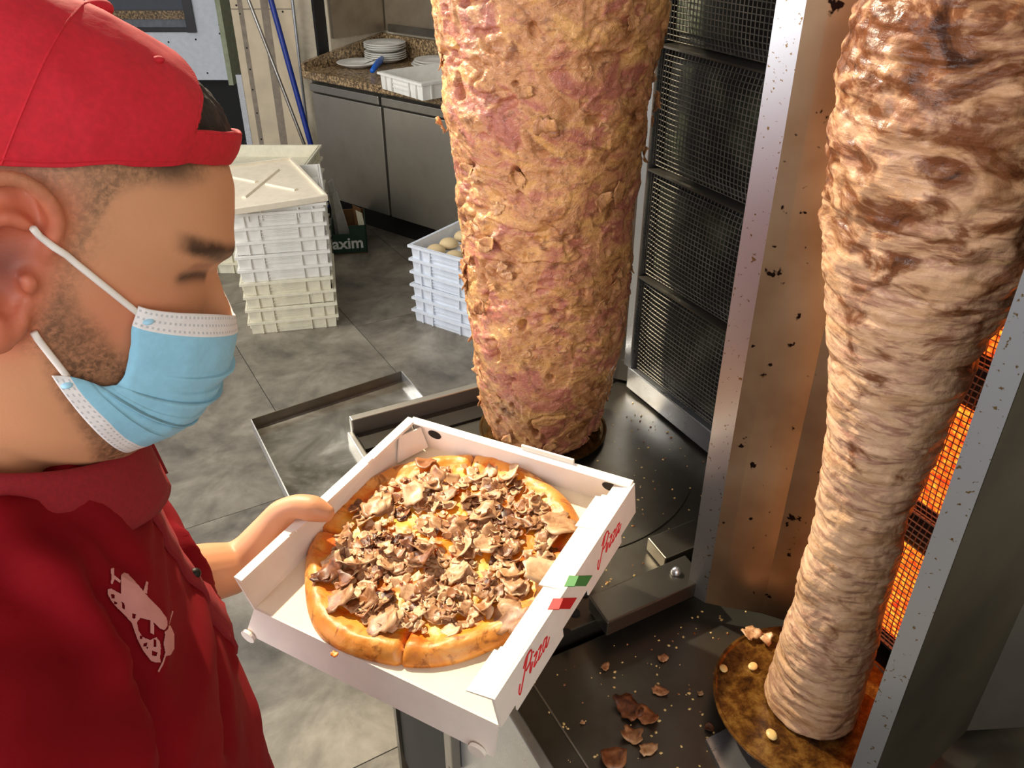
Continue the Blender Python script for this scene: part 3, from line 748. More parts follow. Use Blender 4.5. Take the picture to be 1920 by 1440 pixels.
# material of spit 1
t = NT('roast_meat_large'); co = t.obj_co((1, 1, 1.25)); wz = t.noise(co, 14, 3)
big = t.noise(co, 11, 5, .55, 1.4); med = t.noise(co, 27, 6, .62, 1.4); fin = t.noise(co, 130, 5, .68, .7); fat = t.noise(t.obj_co((1, 1, 1.8)), 9, 6, .62, 1.8)
c = t.ramp(big, [(.30, (110, 62, 34)), (.40, (172, 112, 68)), (.49, (200, 144, 96)), (.555, (184, 114, 88)), (.63, (172, 100, 84)), (.76, (210, 160, 106))])
c = t.mix(t.math('MULTIPLY', t.ramp(fat, [(.50, (0, 0, 0)), (.63, (255, 255, 255))]), .8), c, (220, 166, 98))
c = t.mix(t.math('MULTIPLY', t.ramp(med, [(.54, (0, 0, 0)), (.66, (255, 255, 255))]), .7), c, (112, 60, 28))
c = t.mix(t.math('MULTIPLY', t.ramp(fin, [(.56, (0, 0, 0)), (.68, (255, 255, 255))]), .5), c, (98, 52, 26))
c = t.mix(t.math('MULTIPLY', t.ramp(fin, [(.28, (255, 255, 255)), (.40, (0, 0, 0))]), .45), c, (244, 206, 146))
t.bump(t.math('ADD', fin, med), .75, .004)
M['meat1'] = t.set(c, t.ramp(med, [(.3, (70, 70, 70)), (.7, (130, 130, 130))]), 0, Subsurface_Weight=0.0)
M['meat1'].node_tree.nodes['Principled BSDF'].inputs['Specular IOR Level'].default_value = .6
s1 = empty('kebab_spit', (*D1, .962), 'big lumpy kebab meat spit before the unlit mesh burners', 'meat spit')
obj('meat', me1, M['meat1'], s1)
M['grease'] = plain('greasy_disc', (84, 62, 30), .12, .75, var=.4, scale=20)
def disc(root, c, z, r, mat):
    mb = MB(); mb.lathe([(.001, -.002), (r - .002, -.002), (r, .0), (r, .0025), (r - .003, .0025), (r - .005, .001), (.001, .001)], (*c, z), 72); return mb.build('base_disc', mat, root)
disc(s1, D1, .9625, .1075, M['grease'])
mb = MB(); mb.tube([(*D1, .963), (*D1, 1.78)], .008, 12); mb.build('skewer', M['steel'], s1, smooth=True)

def disp2(X, Y, Z, R, T):
    P = np.stack([X * .06, Y * .06, Z], -1)
    big = fbm(P * np.array([18, 18, 20]), 3) * .004
    up = np.clip((Z - 1.44) / .1, 0, 1)
    lay = fbm(P * np.array([22, 22, 150]), 3) * .0016
    lay2 = ridged(P * np.array([14, 14, 62]) + 5, 2); lay2 = -np.clip(lay2 - .74, 0, 1) * .009
    rough = fbm(P * 60, 3) * .005 * (.25 + up) + ridged(P * np.array([40, 40, 60]), 2) * .003 * up
    return big * (1 + up) + lay + lay2 + rough
prof2 = [(.955, .052, -.0), (.99, .0515, -.0), (1.04, .0475, 0), (1.09, .0455, 0), (1.14, .0435, -.001), (1.195, .0415, -.002), (1.262, .043, -.003), (1.321, .0478, -.0045), (1.376, .0545, -.0075), (1.428, .061, -.011), (1.476, .071, -.011), (1.522, .079, -.011), (1.565, .085, -.011), (1.605, .089, -.012), (1.643, .0895, -.012), (1.675, .084, -.012), (1.70, .07, -.01)]
V, F = loft_meat(prof2, D2, .962, 1.695, 330, 440, disp2, None)
me2 = grid_mesh('meat', V, F)
t = NT('roast_meat_slim'); co = t.obj_co((1, 1, 3.0)); co1 = t.obj_co()
sep = t.n.new('ShaderNodeSeparateXYZ'); t.l.new(co1, sep.inputs[0])
st1 = t.noise(co, 16, 5, .6, .8); st2 = t.noise(t.obj_co((1, 1, 5)), 34, 4, .6, .4); br_ = t.noise(t.obj_co((1, 1, 1.8)), 20, 4, .6, 1.2); fin = t.noise(co1, 150, 3, .6)
c = t.ramp(st1, [(.30, (152, 110, 80)), (.42, (196, 156, 118)), (.52, (212, 174, 140)), (.62, (180, 138, 114)), (.74, (220, 186, 136))])
c = t.mix(t.math('MULTIPLY', t.ramp(st2, [(.54, (0, 0, 0)), (.66, (255, 255, 255))]), .7), c, (134, 90, 74))
upf = t.n.new('ShaderNodeMapRange'); upf.inputs[1].default_value = .42; upf.inputs[2].default_value = .72; t.l.new(sep.outputs[2], upf.inputs[0])
thr = t.math('ADD', br_, t.math('MULTIPLY', upf.outputs[0], .19))
c = t.mix(t.math('MULTIPLY', t.ramp(thr, [(.56, (0, 0, 0)), (.70, (255, 255, 255))]), .9), c, (106, 58, 28))
c = t.mix(t.math('MULTIPLY', t.ramp(thr, [(.74, (0, 0, 0)), (.84, (255, 255, 255))]), .85), c, (48, 22, 10))
c = t.mix(t.math('MULTIPLY', upf.outputs[0], .45), c, (206, 160, 100), 'MULTIPLY')
t.bump(t.math('ADD', fin, st2), .35, .003)
M['meat2'] = t.set(c, t.ramp(fin, [(.35, (130, 130, 130)), (.7, (185, 185, 185))]), 0)
M['meat2'].node_tree.nodes['Principled BSDF'].inputs['Specular IOR Level'].default_value = .22
s2_ = empty('kebab_spit', (*D2, .962), 'slim carved kebab meat spit beside the glowing orange burners', 'meat spit')
obj('meat', me2, M['meat2'], s2_)
t = NT('burnt_grease_disc'); co = t.obj_co(); n1 = t.noise(co, 40, 7, .72, .25); M['grease2'] = t.set(t.ramp(n1, [(.34, (36, 18, 6)), (.47, (84, 50, 16)), (.58, (124, 86, 36)), (.72, (150, 118, 62))]), .25, .25)
disc(s2_, D2, .9625, .108, M['grease2'])
mb = MB(); mb.tube([(*D2, .935), (*D2, 1.78)], .008, 12); mb.build('skewer', M['steel'], s2_, smooth=True)

# ---- loose meat shavings (shared meshes)
def shaving_mesh(seed, L=.03, W=.02, curl=.6, thick=.0012, n=6, jag=.11):
    r = np.random.default_rng(seed); nu, nv = n + 1, n
    us = np.linspace(-.5, .5, nu); vs_ = np.linspace(-.5, .5, nv)
    eL = 1 + r.normal(0, jag, nv); eW = 1 + r.normal(0, jag, nu); ph = r.random(4) * 6.28
    pts = []; cu = max(.05, curl) * r.uniform(.5, 1.5); tw = r.normal(0, .5)
    for j, v_ in enumerate(vs_):
        for i, u_ in enumerate(us):
            a_, b_ = 2 * u_, 2 * v_
            x = u_ * (1 - .55 + .55 * math.sqrt(1 - b_ * b_ / 2)) * (1 + (eL[j] - 1) * abs(a_)); y = v_ * (1 - .55 + .55 * math.sqrt(1 - a_ * a_ / 2)) * (1 + (eW[i] - 1) * abs(b_))
            an = cu * 1.7 * x
            z = (1 - math.cos(an)) / (cu * 1.7) * L + tw * x * y * W + .06 * W * math.sin(a_ * 3 + ph[0]) * math.cos(b_ * 3 + ph[1])
            pts.append((math.sin(an) / (cu * 1.7) * L, y * W, z))
    pts = np.array(pts); pts[:, 2] -= pts[:, 2].min()
    nrm = np.array([0, 0, thick]); V = np.concatenate([pts + nrm, pts]); N = nu * nv
    F = []
    for j in range(nv - 1):
        for i in range(nu - 1):
            a = j * nu + i; F.append((a, a + 1, a + nu + 1, a + nu)); F.append((N + a, N + a + nu, N + a + nu + 1, N + a + 1))
    bd_ = [i for i in range(nu)] + [j * nu + nu - 1 for j in range(1, nv)] + [(nv - 1) * nu + i for i in range(nu - 2, -1, -1)] + [j * nu for j in range(nv - 2, 0, -1)]
    for k in range(len(bd_)):
        a, b = bd_[k], bd_[(k + 1) % len(bd_)]; F.append((a, N + a, N + b, b))
    me = bpy.data.meshes.new('kebab_shaving'); me.from_pydata([tuple(p) for p in V], [], F)
    me.polygons.foreach_set('use_smooth', [True] * len(me.polygons)); return me
def shav_mat(name, lo, mid, hi):
    t = NT(name); co = t.obj_co(); oi = t.n.new('ShaderNodeObjectInfo')
    n = t.noise(co, 110, 4, .6, .5); v = t.math('ADD', n, t.math('MULTIPLY', t.math('SUBTRACT', oi.outputs['Random'], .5), .35))
    t.bump(n, .3, .001)
    m_ = t.set(t.ramp(v, [(.28, lo), (.5, mid), (.72, hi)]), .42); return m_
M['shav_a'] = shav_mat('kebab_slice', (146, 98, 62), (200, 154, 112), (226, 190, 150))
M['shav_b'] = shav_mat('kebab_slice_browned', (112, 64, 34), (172, 120, 78), (208, 162, 116))
M['shav_c'] = shav_mat('kebab_slice_crisp', (66, 32, 16), (124, 70, 36), (166, 108, 64))

# loose flaps on the big spit
def flap_at(root, th_, z, r, me, sc, tilt, roll):
    o = bpy.data.objects.new('meat_flap', me); link(o, root)
    n_ = Vector((math.cos(th_), math.sin(th_), 0)); tz = Vector((0, 0, 1)); tt = tz.cross(n_)
    R_ = Matrix((tt, tz, n_)).transposed().to_4x4()
    o.matrix_local = Matrix.Translation(n_ * r + Vector((0, 0, z))) @ R_ @ Matrix.Rotation(roll, 4, 'Z') @ Matrix.Rotation(tilt, 4, 'X') @ Matrix.Scale(sc, 4); return o
fl = []
for k in range(10):
    me = shaving_mesh(300 + k, .034, .022, .5, .0022, 6, .16); me.materials.append(M['meat1'] if k % 3 else M['shav_b']); fl.append(me)
zpr = np.array([p[0] - .962 for p in prof1]); rpr = np.array([p[1] for p in prof1])
for k in range(90):
    th_ = random.uniform(math.pi * .85, math.pi * 2.1); z = random.uniform(.01, .66)
    flap_at(s1, th_, z, float(np.interp(z, zpr, rpr)) + random.uniform(-.0055, -.0025), random.choice(fl), random.uniform(.45, .95), random.gauss(0, .08), random.gauss(0, .6))
flap_at(s1, math.pi * 1.0, .505, .147, fl[1], 1.1, .5, .3)
# ================================================================== PIZZA BOX
def rotv(r):
    return np.array(Matrix.Rotation(np.linalg.norm(r), 3, Vector(r / np.linalg.norm(r))))
BR = rotv(np.array([.0887, -.0861, -.5312])); BT = np.array([-.0734, .736, 1.0618])
BW, BD, BH = .33, .3245, .0443
bmat = Matrix(BR.tolist()).to_4x4(); bmat.translation = Vector(BT)
M['card'] = plain('white_box_card', (236, 226, 214), .75, var=.02)
M['card_in'] = plain('cream_box_card', (244, 232, 206), .7, var=.02)
M['ink_red'] = plain('red_print', (206, 34, 36), .6, var=.03)
M['ink_green'] = plain('green_print', (74, 140, 70), .6, var=.03)
pb = bpy.data.objects.new('pizza_box', None); pb.matrix_world = bmat; col.objects.link(pb); ORG[pb] = np.zeros(3)
tag(pb, 'open white pizza box with red lettering held over the grill', 'pizza box')
hx, hy = BW / 2, BD / 2; tk = .003
mb = MB(); mb.box((-hx, -hy, -tk), (hx, hy, 0)); bfl = mb.build('floor_panel', M['card_in'], pb, local=True)
# front panel hanging down
mb = MB(); mb.hexa([(-hx - .018, -hy - .012, -.040), (hx - .004, -hy - .012, -.042), (hx - .004, -hy - .009, -.042), (-hx - .018, -hy - .009, -.040),
                    (-hx, -hy - .001, .0005), (hx, -hy - .001, .0005), (hx, -hy + .002, .0), (-hx, -hy + .002, .0)]); fp = mb.build('front_panel', M['card'], pb, local=True)
for x in (-hx - .012, hx - .022):
    mb = MB(); n = 20
    pts = [(x + .010 * math.cos(2 * math.pi * i / n), .009 * math.sin(2 * math.pi * i / n)) for i in range(n)]
    V = [(p[0], -hy - .016 + .0, -.040 + p[1]) for p in pts] + [(p[0], -hy - .012, -.040 + p[1]) for p in pts]
    mb.add(V, [tuple(range(n)), tuple(range(2 * n - 1, n - 1, -1))] + [(i, n + i, n + (i + 1) % n, (i + 1) % n) for i in range(n)]); mb.build('round_tab', M['card'], pb, local=True)
# left wall leaning out, with folded top strip and notches
lo = .012
def q(x, y, z): return (x, y, z)
mb = MB(); mb.hexa([(-hx - tk, -hy, -tk), (-hx, -hy, 0), (-hx, hy, 0), (-hx - tk, hy, -tk), (-hx - lo - tk, -hy, BH), (-hx - lo, -hy, BH), (-hx - .004, hy, BH), (-hx - .004 - tk, hy, BH)])
lw = mb.build('side_wall', M['card'], pb, local=True)
y0 = -hy
mb = MB()
for (ya, yb, w0) in ((-hy, -.085, .009), (-.085, -.075, .007), (-.075, .06, .010), (.06, .07, .008), (.07, hy, .010)):
    fa = (ya + hy) / BD; fb = (yb + hy) / BD
    xa = -hx - lo + fa * (lo - .004); xb = -hx - lo + fb * (lo - .004)
    mb.hexa([(xa - tk, ya, BH - .001), (xa + w0, ya, BH - .003), (xb + w0, yb, BH - .003), (xb - tk, yb, BH - .001), (xa - tk, ya, BH + .002), (xa + w0, ya, BH + .001), (xb + w0, yb, BH + .001), (xb - tk, yb, BH + .002)])
mb.build('folded_edge', M['card'], lw, local=True)
# right wall
mb = MB(); mb.hexa([(hx, -hy + .0, -tk), (hx + tk, -hy, -tk), (hx + tk, hy, -tk), (hx, hy, 0), (hx - .001, -hy - .002, BH), (hx + tk - .001, -hy - .002, BH), (hx + tk, hy, BH), (hx, hy, BH)])
rw = mb.build('side_wall', M['card'], pb, local=True)
mb = MB()
for (ya, yb, w0) in ((-hy - .002, -hy + .05, .030), (-hy + .05, -hy + .056, .026), (-hy + .056, -.02, .024), (-.02, -.012, .030), (-.012, .075, .030), (.075, .085, .034), (.085, .13, .034), (.13, .135, .028), (.135, hy, .022)):
    mb.hexa([(hx - w0, ya, BH - .008), (hx + tk, ya, BH - .002), (hx + tk, yb, BH - .002), (hx - w0, yb, BH - .008), (hx - w0, ya, BH - .006), (hx + tk, ya, BH + .0005), (hx + tk, yb, BH + .0005), (hx - w0, yb, BH - .006)])
mb.build('folded_edge', M['card'], rw, local=True)
mb = MB(); mb.box((hx + .0005, -hy + .03, -.016), (hx + .0025, -hy + .13, -tk)); mb.build('tab', M['card'], rw, local=True)
mb = MB(); mb.box((hx + .0005, .03, -.016), (hx + .0025, .12, -tk)); mb.build('tab', M['card'], rw, local=True)
# back wall
mb = MB(); mb.hexa([(-hx, hy, 0), (hx, hy, 0), (hx, hy + tk, -tk), (-hx, hy + tk, -tk), (-hx, hy, BH), (hx, hy, BH), (hx, hy + tk, BH), (-hx, hy + tk, BH)])
bw = mb.build('back_wall', M['card'], pb, local=True)
mb = MB(); mb.hexa([(-hx, hy - .007, BH - .002), (hx, hy - .009, BH - .002), (hx, hy + tk, BH - .001), (-hx, hy + tk, BH - .001), (-hx, hy - .007, BH), (hx, hy - .009, BH), (hx, hy + tk, BH + .002), (-hx, hy + tk, BH + .002)]); mb.build('folded_edge', M['card'], bw, local=True)
mb = MB(); mb.box((.01, hy + .001, BH), (.085, hy + .004, BH + .008)); mb.build('tab', M['card'], bw, local=True)
for x in (-hx + .035, hx - .03):
    mb = MB(); n = 14; V = [(x + .011 * math.cos(2 * math.pi * i / n), hy - .0006, BH * .62 + .007 * math.sin(2 * math.pi * i / n)) for i in range(n)]
    mb.add(V, [tuple(range(n))]); mb.build('slot', M['black'], bw, local=True)
for sx in (-1, 1):   # corner gussets
    mb = MB(); x = sx * hx; mb.hexa([(x - sx * .001, hy - .05, .004), (x - sx * .003, hy - .05, .004), (x - sx * .022, hy - .004, .004), (x - sx * .020, hy - .002, .004), (x - sx * .001, hy - .035, BH - .004), (x - sx * .003, hy - .035, BH - .004), (x - sx * .016, hy - .004, BH - .008), (x - sx * .014, hy - .002, BH - .008)]); mb.build('corner_gusset', M['card'], bw, local=True)
# print on the right wall: two scripts and a flag; the wall is seen from outside (its far end on the right)
def cat(P, n=6):
    P = [np.array(p, float) for p in P]; o_ = []
    for i in range(len(P) - 1):
        a_, b_, c_, d_ = P[max(i - 1, 0)], P[i], P[i + 1], P[min(i + 2, len(P) - 1)]
        for k in range(n):
            u_ = k / n; o_.append(.5 * (2 * b_ + (c_ - a_) * u_ + (2 * a_ - 5 * b_ + 4 * c_ - d_) * u_ * u_ + (3 * b_ - a_ - 3 * c_ + d_) * u_ ** 3))
    o_.append(P[-1]); return o_
STROKES = [[(-.10, .30), (-.16, .05), (-.05, -.12), (.10, .25), (.28, .75), (.36, 1.0)], [(.10, .72), (.30, .98), (.58, 1.0), (.66, .78), (.52, .55), (.28, .46)],
           [(.62, .50), (.56, .20), (.62, .12), (.76, .40)], [(.76, .74), (.79, .78)], [(.84, .52), (1.06, .52), (.84, .12), (1.10, .16)], [(1.14, .52), (1.36, .52), (1.14, .12), (1.42, .16)],
           [(1.74, .50), (1.56, .54), (1.46, .30), (1.54, .10), (1.72, .40), (1.76, .52), (1.70, .20), (1.78, .10), (1.95, .34)]]
def script(ya, su, sv):
    m_ = MB()
    for st_ in STROKES:
        L_ = cat(st_); m_.tube([(hx + tk + .0003, ya + (p[0] + .28 * p[1]) * su, .006 + p[1] * sv) for p in L_], .00075, 5)
    return m_.build('lettering', M['ink_red'], rw, local=True)
script(-hy + .040, .030, .031); script(.058, .030, .031)
def box_hit(px, py, p0, nrm):
    nw = BR @ np.array(nrm, float); pw = BR @ np.array(p0, float) + BT; d = ray(px, py); tt = ((pw - CAMP) @ nw) / (d @ nw); return BR.T @ (CAMP + tt * d - BT)
W0_ = .027; sl = np.array([-.0065, 0, W0_ + tk]); sl = sl / np.linalg.norm(sl)
for mt, top_, out_ in (('ink_green', [(1067, 1079), (1085, 1080), (1077, 1099), (1058, 1099)], [(1085, 1080), (1111, 1079), (1099, 1099), (1077, 1099)]),
                       ('ink_red', [(1037, 1122), (1056, 1122), (1048, 1142), (1027, 1142)], [(1056, 1122), (1082, 1121), (1069, 1142), (1048, 1142)])):
    mb = MB()
    for quad, p0, nr in ((top_, (hx + tk, 0, BH + .0012), sl), (out_, (hx + tk + .0006, 0, 0), (1, 0, 0))):
        P = [box_hit(*q_, p0, nr) for q_ in quad]; Q = [p - np.array(nr) * .0012 for p in P]; mb.hexa(Q[::-1] + P[::-1])
    mb.build('flag_stripe', M[mt], rw, local=True)
for (ya, mt) in ((-.005, 'ink_green'), (.045, 'ink_red')):
    mb = MB(); f0 = (ya + hy) / BD; x = -hx - lo + f0 * (lo - .004) - tk - .0006
    mb.hexa([(x, ya, .012), (x + .0005, ya, .012), (x + .0005, ya + .02, .012), (x, ya + .02, .012), (x, ya, BH), (x + .0005, ya, BH), (x + .0005, ya + .02, BH), (x, ya + .02, BH)]); mb.build('flag_stripe', M[mt], lw, local=True)

# ================================================================== PIZZA
PC = np.array([-.016, .006]); PR = .168
pz = bpy.data.objects.new('pizza', None); pz.matrix_world = bmat @ Matrix.Translation((PC[0], PC[1], .0005)); col.objects.link(pz); ORG[pz] = np.zeros(3)
tag(pz, 'round kebab pizza covered in meat shavings in the open box', 'pizza')
nt, nr = 300, 90
th = np.linspace(0, 2 * np.pi, nt, endpoint=False); rr = np.concatenate([np.linspace(.002, .82, 45), np.linspace(.835, 1, 30)])
cuts = [math.radians(a) for a in (197, 108, 289, 20)]
def top_h(r, T):
    x = r * np.cos(T) * PR; y = r * np.sin(T) * PR; P = np.stack([x, y, 0 * x], -1).reshape(-1, 3)
    n = fbm(P * 55, 4).reshape(x.shape); n2 = fbm(P * 18 + 4, 2).reshape(x.shape)
    crust = np.exp(-((r - .905) / .075) ** 2)
    h = .0095 + .0035 * n + .0065 * crust * (1 + .35 * n2)
    edge = np.clip((1 - r) / .075, 0, 1); h = h * np.sqrt(np.clip(1 - (1 - edge) ** 2, 0, 1)) + .001
    return h
T, Rg = np.meshgrid(th, rr)
H_ = top_h(Rg, T)
wob = 1 + .018 * np.sin(T * 3 + .6) + .012 * np.sin(T * 7 + 2)
for c in cuts:
    dth = np.abs((T - c + np.pi) % (2 * np.pi) - np.pi) * Rg * PR
    k = np.exp(-(dth / .0025) ** 2) * np.clip((Rg - .72) / .1, 0, 1); H_ = H_ * (1 - .55 * k); wob = wob * (1 - .02 * k * (Rg > .9))
X = Rg * np.cos(T) * PR * wob; Y = Rg * np.sin(T) * PR * wob
V = np.stack([X, Y, H_], -1).reshape(-1, 3); F = grid_faces(nt, len(rr), True)
under = np.stack([X[-1] * .97, Y[-1] * .97, np.full(nt, .0)], -1); b0 = len(V) - nt
V = np.concatenate([V, under]); i = np.arange(nt)
F = np.concatenate([F, np.stack([b0 + i, b0 + (i + 1) % nt, len(V) - nt + (i + 1) % nt, len(V) - nt + i], -1)])
pm_ = grid_mesh('base', V, F)
t = NT('baked_pizza'); co = t.obj_co(); 
sep = t.n.new('ShaderNodeSeparateXYZ'); t.l.new(co, sep.inputs[0])
rad = t.math('SQRT', t.math('ADD', t.math('POWER', sep.outputs[0], 2), t.math('POWER', sep.outputs[1], 2)))
n1 = t.noise(co, 22, 4, .6, .8); n2 = t.noise(co, 70, 4, .6, .6); n3 = t.noise(co, 48, 4, .6, 1)
cheese = t.ramp(n1, [(.32, (206, 74, 16)), (.46, (238, 128, 20)), (.58, (246, 168, 40)), (.70, (252, 214, 120))])
cheese = t.mix(t.math('MULTIPLY', t.ramp(n2, [(.58, (0, 0, 0)), (.7, (255, 255, 255))]), .6), cheese, (196, 70, 20))
crust = t.ramp(n1, [(.3, (206, 116, 36)), (.55, (230, 152, 66)), (.75, (240, 184, 108))])
crust = t.mix(t.math('MULTIPLY', t.ramp(n3, [(.53, (0, 0, 0)), (.64, (255, 255, 255))]), .8), crust, (140, 72, 24))
f = t.ramp(t.math('ADD', rad, t.math('MULTIPLY', t.math('SUBTRACT', n1, .5), .05)), [(.272, (0, 0, 0)), (.302, (255, 255, 255))])
rs = t.math('MULTIPLY', rad, 2.0); t.l.new(t.math('ADD', rs, t.math('MULTIPLY', t.math('SUBTRACT', n1, .5), .10)), f.node.inputs[0])
t.bump(n2, .4, .002); M['pizza'] = t.set(t.mix(f, cheese, crust), .42)
obj('base', pm_, M['pizza'], pz)
shm = {}
for kind, (mt, L, W, cu) in dict(a=('shav_a', .024, .018, .5), b=('shav_a', .031, .024, .35), c=('shav_b', .022, .016, .7), d=('shav_c', .024, .018, .6), e=('shav_a', .017, .013, .6), f=('shav_b', .017, .012, .9)).items():
    for s_ in range(4):
        me = shaving_mesh(hash((ord(kind), s_)) % 9999, L, W, cu); me.materials.append(M[mt]); shm.setdefault(kind, []).append(me)
def add_shaving(x, y, z, kind, sc, rot, parent=pz):
    o = bpy.data.objects.new('kebab_shaving', random.choice(shm[kind])); link(o, parent)
    o.location = (x, y, z); o.rotation_euler = rot; o.scale = (sc, sc, sc); return o
pilez = {}
cnt = 0
while cnt < 285:
    r = PR * .80 * math.sqrt(random.random()); a = random.random() * 2 * math.pi
    x, y = r * math.cos(a), r * math.sin(a)
    dens = .40 + .60 * (1 - (r / (PR * .84)) ** 3)
    if fbm(np.array([[x * 22, y * 22, 3.0]]), 2)[0] < -.28 or random.random() > dens: continue
    key = (int(x / .012), int(y / .012)); lv = pilez.get(key, 0); pilez[key] = lv + 1
    kind = random.choices('abcdef', (24, 12, 30, 12, 10, 14))[0]
    h = float(top_h(np.array([[r / PR]]), np.array([[a]]))[0, 0])
    tilt = .22 if lv < 2 else .42
    add_shaving(x, y, h - .001 + min(lv, 4) * .0034, kind, random.uniform(.8, 1.25), (random.gauss(0, tilt), random.gauss(0, tilt), random.random() * 6.28)); cnt += 1
# smaller bits between them
bits = MB(); bits_i = 0
for k in range(420):
    r = PR * .79 * math.sqrt(random.random()); a = random.random() * 2 * math.pi
    h = float(top_h(np.array([[r / PR]]), np.array([[a]]))[0, 0]); me_ = random.choice(shm[random.choice('aacef')])
    q_ = Matrix.Translation((r * math.cos(a), r * math.sin(a), h - .0005 + random.random() * .006)) @ Matrix.Rotation(random.random() * 6.28, 4, 'Z') @ Matrix.Rotation(random.gauss(0, .35), 4, 'X') @ Matrix.Scale(random.uniform(.4, .75), 4)
    bits.cur = random.choice((0, 1, 1, 2)); bits.add([q_ @ v.co for v in me_.vertices], [tuple(p.vertices) for p in me_.polygons])
o = bits.build('kebab_bits', [M['shav_a'], M['shav_b'], M['shav_c']], pz, smooth=True, local=True); o['kind'] = 'stuff'
# a few big or crisp pieces the photo shows at the rim
def pz_at(px, py, z=.02):
    n_ = BR[:, 2]; o_ = BT + n_ * z; d = ray(px, py); tt = ((o_ - CAMP) @ n_) / (d @ n_); l = BR.T @ (CAMP + tt * d - BT); return l[0] - PC[0], l[1] - PC[1]
for px, py, k, sc in ((800, 870, 'd', 1.3), (815, 895, 'c', 1.5), (620, 1070, 'd', 1.3), (600, 1080, 'd', 1.0), (640, 1120, 'b', 1.35), (650, 1085, 'd', 1.1), (1050, 985, 'b', 1.5), (1015, 1075, 'b', 1.4), (960, 885, 'a', 1.3), (700, 950, 'b', 1.1), (960, 1160, 'b', 1.5), (720, 1165, 'b', 1.3), (910, 1020, 'b', 1.0)):
    x, y = pz_at(px, py); add_shaving(x, y, .017, k, sc, (random.gauss(0, .2), random.gauss(0, .2), random.random() * 6.28))
# crumb on the box floor
x, y = pz_at(627, 1226, .003)
me = shaving_mesh(77, .008, .006, .8, .002); me.materials.append(M['pizza'])
o = obj('cheese_crumb', me, None, None); o.matrix_world = bmat @ Matrix.Translation((x + PC[0], y + PC[1], .001)); tag(o, 'orange cheese crumb on the bare box floor by the crust', 'crumb')

# ---- scraps lying on the grill tray and on the discs
scr_pos = [((1135, 1250), ZT2, 'c', .55, 'small pale meat scrap on the tray near the perforated strip'),
           ((1243, 1234), ZT2, 'a', .6, 'small pink meat scrap on the dark tray'),
           ((1238, 1296), ZT2, 'c', .8, 'golden crisp meat scrap on the dark tray'),
           ((1180, 1330), ZT2, 'd', 1.5, 'big crumpled brown meat scrap lying on the dark tray'),
           ((1213, 1345), ZT2, 'd', 1.1, 'curled brown meat scrap beside the big crumpled one'),
           ((1185, 1380), ZT2, 'c', 1.2, 'long brown meat scrap below the crumpled ones'),
           ((1215, 1405), ZT2, 'c', .9, 'brown meat scrap with a pale tip on the dark tray'),
           ((1150, 1425), ZT2, 'd', 1.3, 'dark meat scrap at the front lip of the tray'),
           ((1012, 1250), ZT2, 'd', .4, 'tiny dark crumb of meat near the pizza box wall'),
           ((1092, 1355), ZT2, 'e', .35, 'tiny pale crumb alone on the dark tray'),
           ((1313, 1300), ZT2, 'e', .45, 'tiny tan crumb near the greasy disc'),
           ((1330, 1365), ZT2, 'd', .5, 'dark flat crumb close to the greasy disc'),
           ((1408, 1188), .966, 'b', .75, 'pale meat strip on the far side of the greasy disc'),
           ((1436, 1200), .966, 'a', .75, 'pink meat scrap against the slim spit on its disc'),
           ((1412, 1248), .966, 'e', .9, 'yellowish fat scrap lying on the greasy disc'),
           ((1447, 1376), .966, 'e', .8, 'round drop of pale fat at the near edge of the disc'),
           ((1357, 1252), .966, 'e', .6, 'pale fat bit on the rim of the greasy disc')]
M['fat'] = plain('pale_fat', (232, 196, 128), .35)
blb = bmesh.new(); bmesh.ops.create_uvsphere(blb, u_segments=14, v_segments=8, radius=.0058)
for v in blb.verts: v.co.z *= .35; v.co.x *= 1.25
blob = bpy.data.meshes.new('fat_drop'); blb.to_mesh(blob); blb.free(); blob.polygons.foreach_set('use_smooth', [True] * len(blob.polygons)); blob.materials.append(M['fat'])
for (px, py), z, k, sc, lab in scr_pos:
    p = atz(px, py, z + .002); me = random.choice(shm[k])
    if 'fat' in lab: me = blob; sc = {.9: .9, .8: 1.0, .6: .8}[sc]
    o = bpy.data.objects.new('meat_scrap', me); link(o); o.location = (p[0], p[1], z + .001); o.rotation_euler = (0, 0, random.random() * 6.28); o.scale = (sc, sc, sc * 1.3)
    tag(o, lab, 'meat scrap')
mb = MB()
for k in range(420):
    if k < 240: q_ = m1(random.uniform(-.02, .36), random.uniform(-.2, .19)); z = ZT1 + .0022
    else: q_ = m2(random.uniform(-.19, .05), random.uniform(-.27, .05)); z = ZT2
    if np.linalg.norm(q_ - D1) < .11 or np.linalg.norm(q_ - D2) < .11: continue
    s_ = random.uniform(.0006, .0019); a = random.random() * 3
    c_, sn = math.cos(a) * s_, math.sin(a) * s_
    mb.cur = random.choice((0, 0, 1))
    mb.hexa([(q_[0] - c_, q_[1] - sn, z), (q_[0] + sn, q_[1] - c_, z), (q_[0] + c_ * 1.6, q_[1] + sn, z), (q_[0] - sn, q_[1] + c_, z), (q_[0] - c_ * .5, q_[1] - sn * .5, z + s_), (q_[0] + sn * .5, q_[1] - c_ * .5, z + s_ * .8), (q_[0] + c_, q_[1] + sn * .5, z + s_), (q_[0] - sn * .5, q_[1] + c_ * .6, z + s_ * .7)])
o = mb.build('meat_crumbs', [M['fat'], M['shav_c']]); tag(o, 'fine meat crumbs strewn over the steel grill trays', 'crumbs'); o['kind'] = 'stuff'
